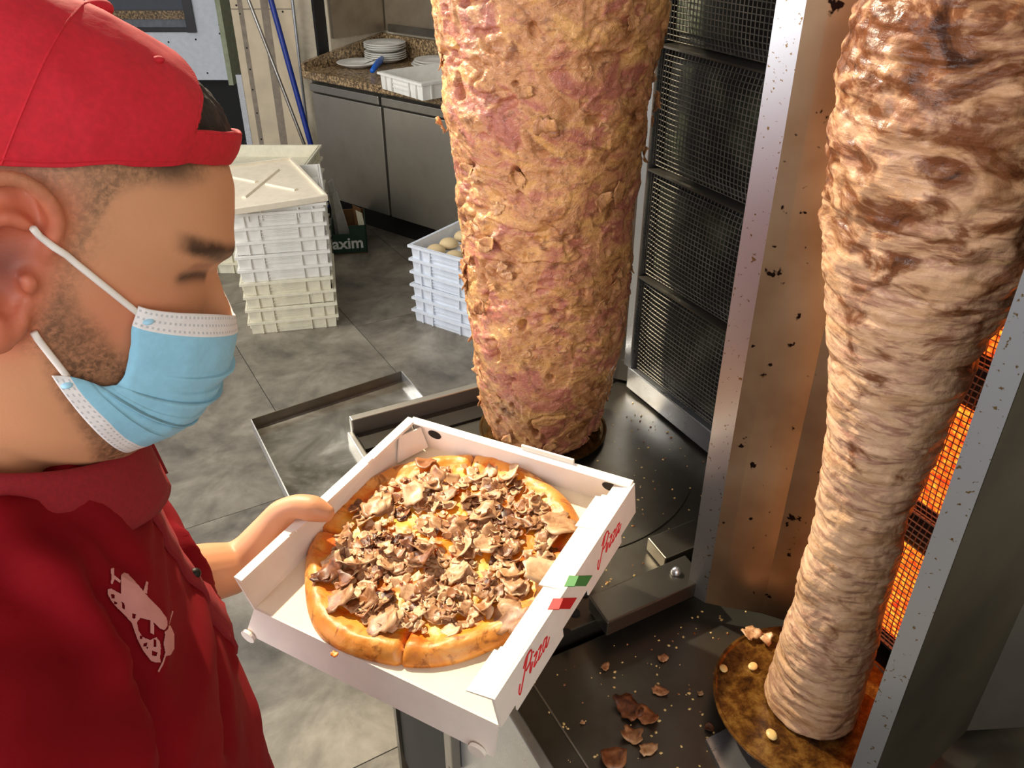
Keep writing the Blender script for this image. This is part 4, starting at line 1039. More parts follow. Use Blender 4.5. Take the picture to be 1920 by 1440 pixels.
# ================================================================== THE MAN
P0 = np.array([-.22, .44]); FD = np.array([.894, .447]); FD = FD / np.linalg.norm(FD); ND = np.array([-FD[1], FD[0]])
def HB(x, y, z):
    q_ = P0 + FD * x + ND * y; return np.array([q_[0], q_[1], z])
def HBa(A):
    A = np.asarray(A, float); return np.stack([P0[0] + FD[0] * A[:, 0] + ND[0] * A[:, 1], P0[1] + FD[1] * A[:, 0] + ND[1] * A[:, 1], A[:, 2]], -1)
EAR = np.array([-.0449, 0.0, 1.586]); PHI = math.radians(33); HS = 1.07; ROLL = math.radians(8)
cp, sp = math.cos(PHI), math.sin(PHI); cr_, sr_ = math.cos(ROLL), math.sin(ROLL)
def head2body(A):       # upright head coords (origin at the ear holes) -> body coords
    A = np.asarray(A, float) * HS
    X_ = A[:, 0] * cp + A[:, 2] * sp; Z_ = -A[:, 0] * sp + A[:, 2] * cp; Y_ = A[:, 1]
    return np.stack([EAR[0] + X_, EAR[1] + Y_ * cr_ + Z_ * sr_, EAR[2] - Y_ * sr_ + Z_ * cr_], -1)
def body2head(A):
    d = np.asarray(A, float) - EAR; x, y, z = d[:, 0], d[:, 1], d[:, 2]
    y, z = y * cr_ - z * sr_, y * sr_ + z * cr_
    return np.stack([x * cp - z * sp, y, x * sp + z * cp], -1) / HS
def world2body(W):
    d = W[:, :2] - P0; return np.stack([d @ FD, d @ ND, W[:, 2]], -1)
HT = np.array([(-.112, .055, -.012, .020), (-.105, .068, -.012, .030), (-.095, .082, -.02, .041), (-.08, .089, -.038, .052), (-.06, .089, -.058, .061), (-.04, .090, -.072, .067), (-.02, .089, -.084, .072),
               (0, .088, -.093, .075), (.02, .0865, -.097, .0765), (.033, .089, -.098, .077), (.053, .085, -.096, .076), (.068, .079, -.093, .073), (.085, .066, -.083, .063), (.097, .047, -.066, .048), (.105, .025, -.045, .030), (.109, .0, -.02, .008)])
def head_profile(z): return [np.interp(z, HT[:, 0], HT[:, i]) for i in (1, 2, 3)]
def head_pts(z, a, grow=0.0):
    xf, xb, w = head_profile(z)
    xc = (xf * .42 + xb * .58); c, s = np.cos(a), np.sin(a)
    ax = np.where(c > 0, xf - xc, xc - xb) + grow; w = w + grow
    x = xc + ax * np.sign(c) * np.abs(c) ** .92; y = w * np.sign(s) * np.abs(s) ** .9
    return x, y
def build_head():
    nz, na = 110, 160
    zs = np.linspace(-.112, .109, nz); aa = np.linspace(0, 2 * np.pi, na, endpoint=False)
    Z, A = np.meshgrid(zs, aa, indexing='ij'); X, Y = head_pts(Z, A)
    front = np.clip(np.cos(A), 0, 1) ** .5 * (np.cos(A) > 0)
    nh = np.interp(Z, [-.044, -.038, -.031, -.024, -.016, -.006, .002, .010, .024], [0, .002, .010, .0195, .0240, .0222, .0180, .0110, 0]); nw = np.interp(Z, [-.04, -.026, -.010, .02], [.0150, .0150, .0105, .0075])
    X = X + nh * np.exp(-(Y / nw) ** 2) * front
    X = X + .0045 * np.exp(-((Z - .036) / .009) ** 2) * np.exp(-((np.abs(Y) - .026) / .022) ** 2) * front          # brow ridge
    X = X - .0125 * np.exp(-((Z - .020) / .010) ** 2) * np.exp(-((np.abs(Y) - .032) / .014) ** 2) * front          # socket
    X = X + .0075 * np.exp(-((Z - .018) / .008) ** 2) * np.exp(-((np.abs(Y) - .032) / .011) ** 2) * front          # lid
    X = X + .004 * np.exp(-((Z + .012) / .014) ** 2) * np.exp(-((np.abs(Y) - .045) / .018) ** 2) * front           # cheek bone
    X = X + .006 * np.exp(-((Z + .054) / .010) ** 2) * np.exp(-(Y / .022) ** 2) * front                            # lips
    X = X + .004 * np.exp(-((Z + .086) / .010) ** 2) * np.exp(-(Y / .02) ** 2) * front                             # chin
    V = np.stack([X, Y, Z], -1).reshape(-1, 3); Fq = grid_faces(na, nz, True).tolist()
    Fq += [list(range(na - 1, -1, -1)), list(range((nz - 1) * na, nz * na))]
    return head2body(V), Fq
class Parts:
    def __init__(s): s.v = []; s.f = []; s.n = 0
    def add(s, V, F):
        V = np.asarray(V, float); s.v.append(V); s.f += [tuple(int(i) + s.n for i in f) for f in F]; s.n += len(V)
    def chain(s, pts, rad, n=16, cap=True, flat=None):
        """tapered limb with rounded ends; flat=(axis, factor) squashes the section"""
        pts = [np.array(p, float) for p in pts]
        d0 = pts[1] - pts[0]; d0 /= np.linalg.norm(d0); d1 = pts[-1] - pts[-2]; d1 /= np.linalg.norm(d1)
        P = []; Rr = []
        for k in (0.05, .35, .7): a = math.acos(1 - k) if False else k; P.append(pts[0] - d0 * rad[0] * math.cos(math.asin(min(1, a + .0)))); Rr.append(rad[0] * a)
        dense = []; dr = []
        for i in range(len(pts) - 1):
            for k in range(5):
                u = k / 5
                p0 = pts[max(i - 1, 0)]; p1_ = pts[i]; p2_ = pts[i + 1]; p3 = pts[min(i + 2, len(pts) - 1)]
                q_ = .5 * ((2 * p1_) + (p2_ - p0) * u + (2 * p0 - 5 * p1_ + 4 * p2_ - p3) * u * u + (3 * p1_ - p0 - 3 * p2_ + p3) * u ** 3)
                dense.append(q_); w_ = u * u * (3 - 2 * u); dr.append(rad[i] * (1 - w_) + rad[i + 1] * w_)
        dense.append(pts[-1]); dr.append(rad[-1])
        P += dense; Rr += dr
        for a in (.7, .35, .05): P.append(pts[-1] + d1 * rad[-1] * math.cos(math.asin(a))); Rr.append(rad[-1] * a)
        m_ = MB(); m_.tube(P, Rr, n)
        V = np.array(m_.v)
        s.add(V, m_.f)
    def ell(s, c, r, R_=None):
        bm = bmesh.new(); bmesh.ops.create_uvsphere(bm, u_segments=20, v_segments=12, radius=1)
        V = np.array([v.co[:] for v in bm.verts]) * np.array(r); 
        if R_ is not None: V = V @ np.asarray(R_).T
        s.add(V + np.array(c), [[v.index for v in f.verts] for f in bm.faces]); bm.free()
    def remesh(s, name, voxel, smooth=2):
        me = bpy.data.meshes.new(name); me.from_pydata([tuple(p) for p in np.concatenate(s.v)], [], s.f); me.update()
        o = bpy.data.objects.new('tmp', me); col.objects.link(o)
        m_ = o.modifiers.new('r', 'REMESH'); m_.mode = 'VOXEL'; m_.voxel_size = voxel
        if smooth:
            sm = o.modifiers.new('s', 'SMOOTH'); sm.factor = .5; sm.iterations = smooth
        bpy.context.view_layer.update()
        out = bpy.data.meshes.new_from_object(o.evaluated_get(bpy.context.evaluated_depsgraph_get()))
        bpy.data.objects.remove(o); out.name = name
        out.polygons.foreach_set('use_smooth', [True] * len(out.polygons)); return out
def co_of(me):
    a = np.empty(len(me.vertices) * 3); me.vertices.foreach_get('co', a); return a.reshape(-1, 3)
def set_co(me, A): me.vertices.foreach_set('co', np.ascontiguousarray(A, np.float32).ravel()); me.update()

TORSO = np.array([(.80, .0, -.21, .160), (.86, .0, -.21, .165), (.95, .004, -.215, .162), (1.05, .003, -.22, .165), (1.09, .002, -.222, .168), (1.17, .000, -.232, .176), (1.25, -.007, -.24, .188), (1.32, -.015, -.245, .198), (1.375, -.028, -.242, .198), (1.41, -.036, -.23, .178), (1.44, -.043, -.212, .130), (1.465, -.050, -.195, .095), (1.485, -.056, -.18, .065)])
def torso(grow, z0, z1, nz=50, na=90):
    zs = np.linspace(z0, z1, nz); aa = np.linspace(0, 2 * np.pi, na, endpoint=False); Z, A = np.meshgrid(zs, aa, indexing='ij')
    xf, xb, w = [np.interp(Z, TORSO[:, 0], TORSO[:, i]) for i in (1, 2, 3)]
    xc = (xf + xb) / 2; ax = (xf - xb) / 2 + grow; w = w + grow; c, s = np.cos(A), np.sin(A)
    X = xc + ax * np.sign(c) * np.abs(c) ** .8; Y = w * np.sign(s) * np.abs(s) ** .85
    V = np.stack([X, Y, Z], -1).reshape(-1, 3)
    return V, grid_faces(na, nz, True).tolist() + [list(range(na - 1, -1, -1)), list(range((nz - 1) * na, nz * na))]
def bx3(x, y, z): return BR @ np.array([x, y, z]) + BT
SHL = HB(-.125, .185, 1.365); SHR = HB(-.125, -.185, 1.365)
wristL = bx3(-.240, -.125, -.004)
ELL = np.array([-.505, .60, 1.12])
ELR = HB(-.135, -.255, 1.09); WRR = HB(-.05, -.262, .86)
body = Parts()
V, Fq = build_head(); body.add(HBa(V), Fq)
body.chain([HB(-.125, 0, 1.38), HB(-.110, 0, 1.45), HB(-.088, 0, 1.52), HB(-.082, 0, 1.58)], [.064, .058, .057, .058], 24)
V, Fq = torso(-.022, .82, 1.462); body.add(HBa(V), Fq)
for s_, sh, el in ((1, SHL, ELL), (-1, SHR, ELR)):
    body.chain([sh, sh * .5 + el * .5, el], [.044, .042, .041], 20)
body.chain([ELL, ELL * .62 + wristL * .38, ELL * .2 + wristL * .8, wristL], [.043, .045, .036, .032], 20)
body.chain([ELR, ELR * .6 + WRR * .4, WRR], [.042, .043, .029], 20)
# ears
for s_ in (-1, 1):
    path = np.array([(.006, .012, .0), (.006, .026, .004), (-.002, .036, .008), (-.014, .039, .012), (-.026, .031, .016), (-.030, .014, .017), (-.026, -.004, .014), (-.018, -.018, .010), (-.010, -.029, .007), (.000, -.033, .004), (.006, -.024, .001), (.006, -.012, -.001)]) * np.array([1, 1, 1])
    base = .0745
    pts = head2body(np.stack([path[:, 0], s_ * (base + path[:, 2]), path[:, 1]], -1))
    body.chain(list(HBa(pts)), [.0036, .0038, .004, .004, .004, .0038, .0036, .0036, .0045, .0055, .005, .003], 10)
    lobe = HBa(head2body([(-.002, s_ * (base + .004), -.027)]))[0]; body.ell(lobe, (.0085, .0085, .0105))
    anti = np.array([(-.004, .022, .006), (-.014, .022, .010), (-.019, .010, .011), (-.016, -.006, .009), (-.009, -.016, .006)])
    body.chain(list(HBa(head2body(np.stack([anti[:, 0], s_ * (base + anti[:, 2]), anti[:, 1]], -1)))), [.0034, .004, .004, .004, .0036], 10)
    # back plate
    for (ex, ez, ey, rx, rz) in ((-.017, .024, .002, .012, .012), (-.020, .004, -.001, .008, .018), (-.008, -.020, -.001, .010, .010)):
        c_ = HBa(head2body([(ex, s_ * (base + ey), ez)]))[0]; body.ell(c_, (rx * .9, .0055, rz), np.array([[FD[0], ND[0], 0], [FD[1], ND[1], 0], [0, 0, 1]]))
    c_ = HBa(head2body([(.004, s_ * (base + .003), -.002)]))[0]; body.ell(c_, (.004, .004, .006))
# left hand gripping the box wall
def bxl(L): return [bx3(*p) for p in L]
body.chain(bxl([(-.240, -.125, -.004), (-.222, -.098, .014), (-.203, -.068, .044), (-.181, -.056, .061), (-.160, -.048, .0600), (-.146, -.043, .0545)]), [.031, .0250, .0188, .0148, .0162, .0128], 16)
for (yy, L_, r_) in ((-.040, .082, .0100), (-.060, .090, .0105), (-.079, .084, .0100), (-.097, .066, .0088)):
    body.chain(bxl([(-.222, yy - .035, -.004), (-.198, yy - .006, -.0145), (-.178, yy, -.0155), (-.198 + L_ * .6, yy + .004, -.0160), (-.198 + L_, yy + .008, -.0155)]), [.013, r_ * 1.12, r_ * 1.05, r_, r_ * .82], 14)
for (c_, r_) in (((-.222, -.090, .002), (.026, .032, .014)), ((-.212, -.075, -.004), (.022, .036, .011))):
    body.ell(bx3(*c_), r_, BR)
# right hand hanging, half closed
hd = (WRR - ELR); hd /= np.linalg.norm(hd); f3 = np.array([FD[0], FD[1], 0]); sd = np.cross(hd, f3); sd /= np.linalg.norm(sd); fw = np.cross(sd, hd)
body.chain([WRR, WRR + hd * .05, WRR + hd * .09], [.027, .034, .030], 16)
for k, (o_, L_) in enumerate(((-.027, .070), (-.009, .078), (.009, .073), (.026, .058))):
    b0 = WRR + hd * .085 - fw * o_; body.chain([b0, b0 + hd * L_ * .45 + sd * .006, b0 + hd * L_ * .75 + sd * .022, b0 + hd * L_ * .85 + sd * .040], [.0098, .0092, .0085, .0072], 12)
body.chain([WRR + hd * .025 + fw * .018, WRR + hd * .055 + fw * .040 + sd * .008, WRR + hd * .085 + fw * .048 + sd * .016, WRR + hd * .105 + fw * .046 + sd * .020], [.016, .013, .011, .0085], 12)
# legs
for s_ in (1, -1):
    hip = HB(-.105, s_ * .085, .86); kn_ = HB(-.075, s_ * .105, .47); an = HB(-.115, s_ * .11, .09)
    body.chain([hip, hip * .5 + kn_ * .5, kn_, kn_ * .55 + an * .45, an], [.092, .08, .056, .054, .038], 20)
    body.chain([HB(-.15, s_ * .11, .045), HB(-.06, s_ * .12, .035), HB(.05, s_ * .13, .028)], [.036, .036, .026], 16)
bme = body.remesh('body', .0025, 3)
print('body verts', len(bme.vertices))
W = co_of(bme); Bc = world2body(W); Hc = body2head(Bc)
x, y, z = Hc[:, 0], np.abs(Hc[:, 1]), Hc[:, 2]
def sst(a, b, v): t_ = np.clip((v - a) / (b - a), 0, 1); return t_ * t_ * (3 - 2 * t_)
n1 = fbm(Hc * 60, 3); n2 = fbm(Hc * 260, 2); n3 = fbm(Hc * 25, 3)
skin = np.array(lin((212, 150, 110))[:3]); colr = np.tile(skin, (len(W), 1)) * (1 + .07 * n3[:, None])
def blend(c, m): 
    global colr
    c = np.array(lin(c)[:3]); colr = colr * (1 - m[:, None]) + c * m[:, None]
ishead = (Bc[:, 2] > 1.44) & (np.abs(Bc[:, 1]) < .13)
red = np.exp(-((x - .045) / .03) ** 2 - ((z + .010) / .022) ** 2) * .35 + np.exp(-((x - .105) / .02) ** 2 - ((z + .025) / .018) ** 2) * .45 * (y < .02)
blend((202, 92, 70), np.clip(red, 0, 1) * ishead)
ear_m = np.exp(-((x + .012) / .027) ** 6 - ((z - .002) / .043) ** 6) * (y > .060)
blend((208, 104, 78), np.clip(ear_m, 0, 1) * .8 * ishead)
hole = np.exp(-((x + .006) / .009) ** 2 - ((z - .001) / .014) ** 2) * (y > .055) * (1 - sst(.078, .081, y)); blend((110, 46, 36), np.clip(hole, 0, 1) * ishead * .8)  # shade in the ear hollow painted as darker skin
notear = 1 - ear_m
# cropped hair: above a hairline from the temple down to the ear
hl = np.interp(x, [-.1, -.03, .0, .018, .022, .038, .055, .066, .078], [-.045, -.025, -.02, .010, .046, .058, .070, .075, .080])
hair = sst(-.006, .010, z - hl + .008 * n1) * ishead * notear
stub = np.clip(hair * .85, 0, 1); blend((168, 128, 92), np.clip(hair * .5, 0, .9))
blend((60, 42, 30), np.clip(np.exp(-((x - .040) / .012) ** 2 - ((z - .068) / .008) ** 2), 0, 1) * ishead * notear * .9)
side = np.exp(-((x - .010) / .011) ** 2) * sst(-.04, -.03, z) * (1 - sst(.03, .05, z)) * (y > .05)
stub = np.maximum(stub, np.clip(side, 0, 1) * ishead * notear)
lower = (1 - sst(-.012, .004, z + .75 * (x - .020) + .006 * n1)) * sst(.006, .018, x) * sst(-.012, .004, z + .030 + 1.3 * (x - .02) + .006 * n1)
stub = np.maximum(stub, np.clip(lower * (1.0 + .3 * n1), 0, 1) * ishead * notear); blend((150, 104, 74), np.clip(lower * .6, 0, 1) * ishead * notear)
lx, lz = x - .088, z
ebx = np.exp(-(((z - .0345 - .05 * (y - .03)) / (.0062 - .05 * np.clip(y - .03, 0, .03))) ** 4)) * sst(.008, .014, y) * (1 - sst(.052, .062, y)) * (x > .05)
blend((44, 28, 20), np.clip(ebx * (.9 + .3 * n2), 0, .95) * ishead)
lash = np.exp(-(((z - .0195 + 6 * (y - .034) ** 2) / .0032) ** 2)) * sst(.018, .022, y) * (1 - sst(.048, .054, y)) * (x > .05); blend((46, 28, 22), np.clip(lash, 0, 1) * ishead * .9)
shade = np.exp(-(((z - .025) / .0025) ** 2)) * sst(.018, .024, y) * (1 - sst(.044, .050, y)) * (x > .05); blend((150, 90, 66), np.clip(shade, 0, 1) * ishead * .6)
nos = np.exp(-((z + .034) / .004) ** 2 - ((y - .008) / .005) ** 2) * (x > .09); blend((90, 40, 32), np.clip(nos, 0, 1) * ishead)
# warmer knuckles / hands
at = bme.attributes.new('Col', 'FLOAT_COLOR', 'POINT')
rgba = np.concatenate([np.clip(colr, 0, 1), np.ones((len(W), 1))], 1).astype(np.float32); at.data.foreach_set('color', rgba.ravel())
at2 = bme.attributes.new('Stub', 'FLOAT', 'POINT'); at2.data.foreach_set('value', stub.astype(np.float32))
t = NT('skin'); cc = t.attr('Col')[0]; n_ = t.noise(t.obj_co(), 420, 3, .6); t.bump(n_, .12, .0008)
ns_ = t.noise(t.obj_co(), 330, 4, .7, .4); nm_ = t.noise(t.obj_co(), 60, 3, .6)
cc = t.mix(t.math('MULTIPLY', t.attr('Stub')[2], t.math('MULTIPLY', t.ramp(ns_, [(.34, (0, 0, 0)), (.58, (255, 255, 255))]), t.ramp(nm_, [(.3, (150, 150, 150)), (.6, (235, 235, 235))]))), cc, (78, 54, 36))
M['skin'] = t.set(cc, .48, 0, Subsurface_Weight=.08); t.b.inputs['Subsurface Radius'].default_value = (.006, .002, .001)
man = empty('person', (*HB(-.1, 0, 0)[:2], 0), 'man in red polo, backwards red cap and blue face mask holding the pizza box', 'person')
set_co(bme, W - ORG[man]); bo = obj('body', bme, M['skin'], man)

# ---- cap (worn backwards; its opening faces forward)
M['cap'] = plain('red_cap_cloth', (196, 22, 40), .82, var=.05, scale=300, bump=.08)
M['cap_dark'] = plain('dark_hair', (40, 27, 20), .8, var=.3, scale=200)
na, nv = 320, 130
aa = np.linspace(-np.pi, np.pi, na, endpoint=False); vv = np.linspace(0, 1, nv)
Vv, A = np.meshgrid(vv, aa, indexing='ij')
zr = np.interp(np.abs(A), [0, .5, .87, 1.26, 1.57, 1.80, 2.3, np.pi], [.079, .0775, .072, .058, .0415, .027, .006, -.010]); ztop = .1155
S = np.sin(Vv * np.pi / 2); Cs = np.cos(Vv * np.pi / 2)
hxp, hyp = head_pts(np.clip(zr, -.05, .074), A, .0030 - .0065 * np.clip(np.cos(A), 0, 1) ** 4)
bulge = (1 + .05 * np.sin(np.pi * np.clip(Vv * 1.1, 0, 1)))
cxm = -.008
Xc = cxm + (hxp - cxm) * Cs ** .62 * bulge; Yc = hyp * Cs ** .62 * bulge
Zc = zr + (ztop - zr) * S ** 1.05
hx2, hy2 = head_pts(np.minimum(Zc, .106), A, .0035)
kk = np.maximum(1, np.where(np.cos(A) < .35, np.hypot(hx2 - cxm, hy2) / (np.hypot(Xc - cxm, Yc) + 1e-6), 1)); kk = np.where(Zc < .1065, kk, 1)
Xc = cxm + (Xc - cxm) * kk; Yc = Yc * kk
crease = fbm(np.stack([Xc.ravel() * 30, Yc.ravel() * 30, Zc.ravel() * 30], -1), 3).reshape(Xc.shape) * .0018
nrm = np.sqrt(Xc ** 2 + Yc ** 2 + 1e-9); Xc = Xc + crease * Xc / nrm; Yc = Yc + crease * Yc / nrm; Zc = Zc + crease
V = HBa(head2body(np.stack([Xc, Yc, Zc], -1).reshape(-1, 3)))
Fq = grid_faces(na, nv, True)
fa = A.reshape(-1)[Fq].mean(1); fa = np.where(np.abs(A.reshape(-1)[Fq]).max(1) > 3.1, 3.1, fa); fz = (Zc - zr).reshape(-1)[Fq].mean(1)
hole = (((fa / .90) ** 4 + ((fz - .014) / .0245) ** 2) < 1) & (fz > .014)
fa_all, fz_all = fa, fz
Fq = Fq[~hole]
cm_ = grid_mesh('cap', V - ORG[man], Fq); cap = obj('cap', cm_, M['cap'], man)
so = cap.modifiers.new('s', 'SOLIDIFY'); so.thickness = .0022; so.offset = 1
def cap_pt(a, v, lift=.0016):
    i = int(round((a + np.pi) / (2 * np.pi) * na)) % na; j = min(nv - 1, int(round(v * (nv - 1)))); k = j * na + i
    p = V[k]; c_ = HBa(head2body([(cxm, 0, .02)]))[0]; d_ = p - c_; d_ /= np.linalg.norm(d_); return p + d_ * lift
for a in (-1.571, 1.571, -2.62, 2.62):
    mb = MB(); mb.tube([cap_pt(a, k / 24, .0022) for k in range(0, 25)], .0006, 6); mb.build('seam', M['cap'], cap)
def cap_at(a, fz, lift=.0012):
    z_r = np.interp(abs(a), np.abs(A[0])[::-1][:na // 2 + 1] if False else [0, .5, .87, 1.26, 1.57], [.079, .0775, .072, .058, .0415]); s_ = min(1., (fz / (ztop - z_r))) ** (1 / 1.05); v_ = math.asin(s_) * 2 / math.pi
    return cap_pt(a, v_, lift)
bind = [cap_at(.90 * np.sign(math.cos(q_)) * abs(math.cos(q_)) ** .5, .014 + .0245 * math.sin(q_)) for q_ in np.linspace(0, math.pi, 41)] + [cap_at(-.90 + 1.8 * k / 20, .014) for k in range(1, 21)]
mb = MB(); mb.tube(bind, .0013, 6); mb.build('opening_binding', M['cap'], cap, smooth=True)
mb = MB(); mb.tube([cap_pt(aa[i % na], .02, .002) for i in range(0, na + 1, 2)], .0009, 6); mb.build('hem', M['cap'], cap)
p = HBa(head2body([(cxm, 0, ztop + .002)]))[0]; pp = Parts(); pp.ell(p, (.008, .008, .005)); me = bpy.data.meshes.new('button'); me.from_pydata([tuple(q_ - ORG[man]) for q_ in pp.v[0]], [], pp.f); me.polygons.foreach_set('use_smooth', [True] * len(me.polygons)); obj('button', me, M['cap'], cap)
for a in (-1.1, 1.1, -2.1, 2.1):
    p = cap_pt(a, .62, .002); pp = Parts(); pp.ell(p, (.0030, .0030, .0018)); me = bpy.data.meshes.new('eyelet'); me.from_pydata([tuple(q_ - ORG[man]) for q_ in pp.v[0]], [], pp.f); obj('eyelet', me, M['cap'], cap)
# visor at the nape
mb = MB(); nn = 20; arc = []; out_ = []
for i in range(nn + 1):
    a = math.pi + (i / nn - .5) * 1.9; k = int(((a + np.pi) % (2 * np.pi)) / (2 * np.pi) * na) % na
    hx_, hy_ = Xc.reshape(-1)[k], Yc.reshape(-1)[k]; arc.append((hx_, hy_, Zc.reshape(-1)[k])); w_ = math.cos((i / nn - .5) * math.pi) ** .6
    out_.append((hx_ - .062 * w_, hy_ * 1.02, Zc.reshape(-1)[k] - .022 * w_))
A_ = HBa(head2body(arc)); O_ = HBa(head2body(out_)); vv_ = []; 
for i in range(nn + 1): vv_ += [A_[i], O_[i], O_[i] + np.array([0, 0, .003]), A_[i] + np.array([0, 0, .003])]
ff = []
for i in range(nn):
    b = i * 4
    for k in range(4): ff.append((b + k, b + (k + 1) % 4, b + 4 + (k + 1) % 4, b + 4 + k))
mb.add(vv_, ff); mb.build('visor', M['cap'], cap, smooth=True)
# hair showing in the opening: follows the crown just under the cloth
Fh = grid_faces(na, nv, True)
fh = (((fa_all / 1.15) ** 4 + ((fz_all - .008) / .040) ** 2) < 1) & (fz_all > .006)
cc_ = HBa(head2body([(cxm, 0, .03)]))[0]; dv = V - cc_; Vh = cc_ + dv * (1 - .0035 / np.linalg.norm(dv, axis=1))[:, None]
Vh = Vh + dv / np.linalg.norm(dv, axis=1)[:, None] * (fbm(Vh * np.array([220, 220, 120]), 3) * .0018)[:, None]
idx = np.unique(Fh[fh]); remap = -np.ones(len(V), int); remap[idx] = np.arange(len(idx))
hme = grid_mesh('hair', Vh[idx] - ORG[man], remap[Fh[fh]]); ho = obj('hair', hme, M['cap_dark'], man)
so = ho.modifiers.new('s', 'SOLIDIFY'); so.thickness = .003; so.offset = -1
bw_pts = W.copy()
body_bvh = BVHTree.FromPolygons([Vector(p) for p in bw_pts], [tuple(p.vertices) for p in bme.polygons])
def on_body(px, py, lift):
    d = Vector(ray(px, py)).normalized(); h = body_bvh.ray_cast(Vector(CAMP), d)
    if h[0] is None: return None
    p = np.array(h[0]) + np.array(h[1]) * lift; return p
# ---- face mask
def sagp(px, py, yoff):   # body coords of a pixel on the plane y = yoff
    d = ray(px, py); Pn = P0 + ND * yoff; tt = (Pn @ ND) / (d[:2] @ ND); q_ = CAMP + d * tt; return np.array([(q_[:2] - P0) @ FD, yoff, q_[2]])
cen = [sagp(*p, 0) for p in ((438, 586), (441, 612), (437, 642), (424, 680), (404, 712), (374, 748), (330, 778), (288, 795), (250, 806))]
sid = [sagp(*p, yo) for p, yo in (((252, 569), -.058), ((244, 608), -.059), ((239, 645), -.060), ((228, 690), -.060), ((212, 714), -.060), ((188, 717), -.061), ((160, 706), -.062), ((128, 698), -.063), ((96, 697), -.063))]
cen = np.array(cen); sid = np.array(sid)
for i_, pxy in enumerate(((252, 569), (244, 608), (239, 645), (228, 690), (212, 714), (188, 717), (160, 706), (128, 698), (96, 697))):
    h_ = on_body(*pxy, .004)
    if h_ is not None:
        hb_ = world2body(h_[None])[0]
        if -.10 < hb_[1] < -.03: sid[i_] = hb_
nvv, nuu = 61, 49
vi = np.linspace(0, len(cen) - 1, nvv)
def interp(A_, v_):
    return np.stack([np.interp(v_, np.arange(len(A_)), A_[:, k]) for k in range(3)], -1)
def smooth1(A_, n=3):
    for _ in range(n): A_[1:-1] = (A_[:-2] + 2 * A_[1:-1] + A_[2:]) / 4
    return A_
Cc = smooth1(interp(cen, vi), 6); Sd = smooth1(interp(sid, vi), 3)
uu = np.linspace(-1, 1, nuu)
G = np.zeros((nvv, nuu, 3))
for i in range(nvv):
    for j, u_ in enumerate(uu):
        ang_ = abs(u_) * math.pi / 2; sgn = -1 if u_ < 0 else 1
        k = math.cos(ang_) ** 1.0; ss = math.sin(ang_) ** .92
        G[i, j, 0] = Sd[i, 0] + (Cc[i, 0] - Sd[i, 0]) * k
        G[i, j, 2] = Sd[i, 2] + (Cc[i, 2] - Sd[i, 2]) * (k ** .9)
        G[i, j, 1] = -abs(Sd[i, 1]) * ss * -sgn
        v_ = i / (nvv - 1)
        pl = sum(.0062 * math.exp(-((v_ - p_) / .016) ** 2) - .0035 * math.exp(-((v_ - p_ - .035) / .02) ** 2) for p_ in (.36, .52, .68)) * math.cos(ang_) ** .5
        pl2 = .013 * math.sin(2 * ang_) * (1 - v_) ** 3
        G[i, j, 0] += pl; G[i, j, 2] += pl * .4 + pl2
wr = fbm(G.reshape(-1, 3) * 45, 3).reshape(nvv, nuu) * .0022
edge_f = np.minimum(1, np.minimum(np.arange(nvv)[:, None], nvv - 1 - np.arange(nvv)[:, None]) / 6.)
G[:, :, 0] += wr * edge_f; G[:, :, 1] += wr * edge_f * np.sign(uu)[None, :]
V = HBa(G.reshape(-1, 3)); Fq = grid_faces(nuu, nvv)
mm_ = grid_mesh('face_mask', V - ORG[man], Fq)
uvl = mm_.uv_layers.new(name='UVMap'); li = np.empty(len(mm_.loops), np.int32); mm_.loops.foreach_get('vertex_index', li)
UV = np.stack([(uu[li % nuu] + 1) / 2, (li // nuu) / (nvv - 1)], -1).astype(np.float32); uvl.data.foreach_set('uv', UV.ravel())
mi = np.array([1 if (f[0] // nuu) < 7 or (f[0] // nuu) >= nvv - 8 else 0 for f in Fq.tolist()], np.int32); mm_.polygons.foreach_set('material_index', mi)
def mask_mat(name, c, dots):
    t = NT(name); uv = t.obj_co((1, 1, 1), 'UV'); n_ = t.noise(t.obj_co(), 300, 3); base = t.ramp(n_, [(.3, tuple(np.array(c) * .96)), (.7, c)])
    sp_ = t.n.new('ShaderNodeSeparateXYZ'); t.l.new(uv, sp_.inputs[0])
    if dots:
        fx_ = t.math('FRACT', t.math('MULTIPLY', sp_.outputs[0], 70.0)); fy_ = t.math('FRACT', t.math('MULTIPLY', sp_.outputs[1], 26.0))
        a_ = t.math('LESS_THAN', t.math('ABSOLUTE', t.math('SUBTRACT', fx_, .5)), .22); b_ = t.math('LESS_THAN', t.math('ABSOLUTE', t.math('SUBTRACT', fy_, .5)), .17)
        base = t.mix(t.math('MULTIPLY', t.math('MULTIPLY', a_, b_), .55), base, (150, 156, 164))
    t.bump(n_, .1, .0006); return t.set(base, .75, 0)
M['mask_b'] = mask_mat('blue_mask_fabric', (150, 206, 232), False); M['mask_w'] = mask_mat('white_mask_edge', (240, 234, 232), True)
mk = obj('face_mask', mm_, [M['mask_b'], M['mask_w']], man)
so = mk.modifiers.new('s', 'SOLIDIFY'); so.thickness = .0012; so.offset = 1
M['loop'] = plain('white_elastic', (240, 232, 224), .7, var=.02)
def loop(pxs, lift=.0022):
    P = [on_body(*p, lift) for p in pxs]; P = [p for p in P if p is not None]
    hp = body2head(world2body(np.array(P))); far = HBa(head2body(hp * np.array([1, -1, 1])))
    for L_ in (P, list(far)):
        m_ = MB(); m_.tube(L_, .0017, 8); m_.build('ear_loop', M['loop'], mk, smooth=True)
lerp = lambda a_, b_, n: [(a_[0] + (b_[0] - a_[0]) * i / n, a_[1] + (b_[1] - a_[1]) * i / n) for i in range(n + 1)]
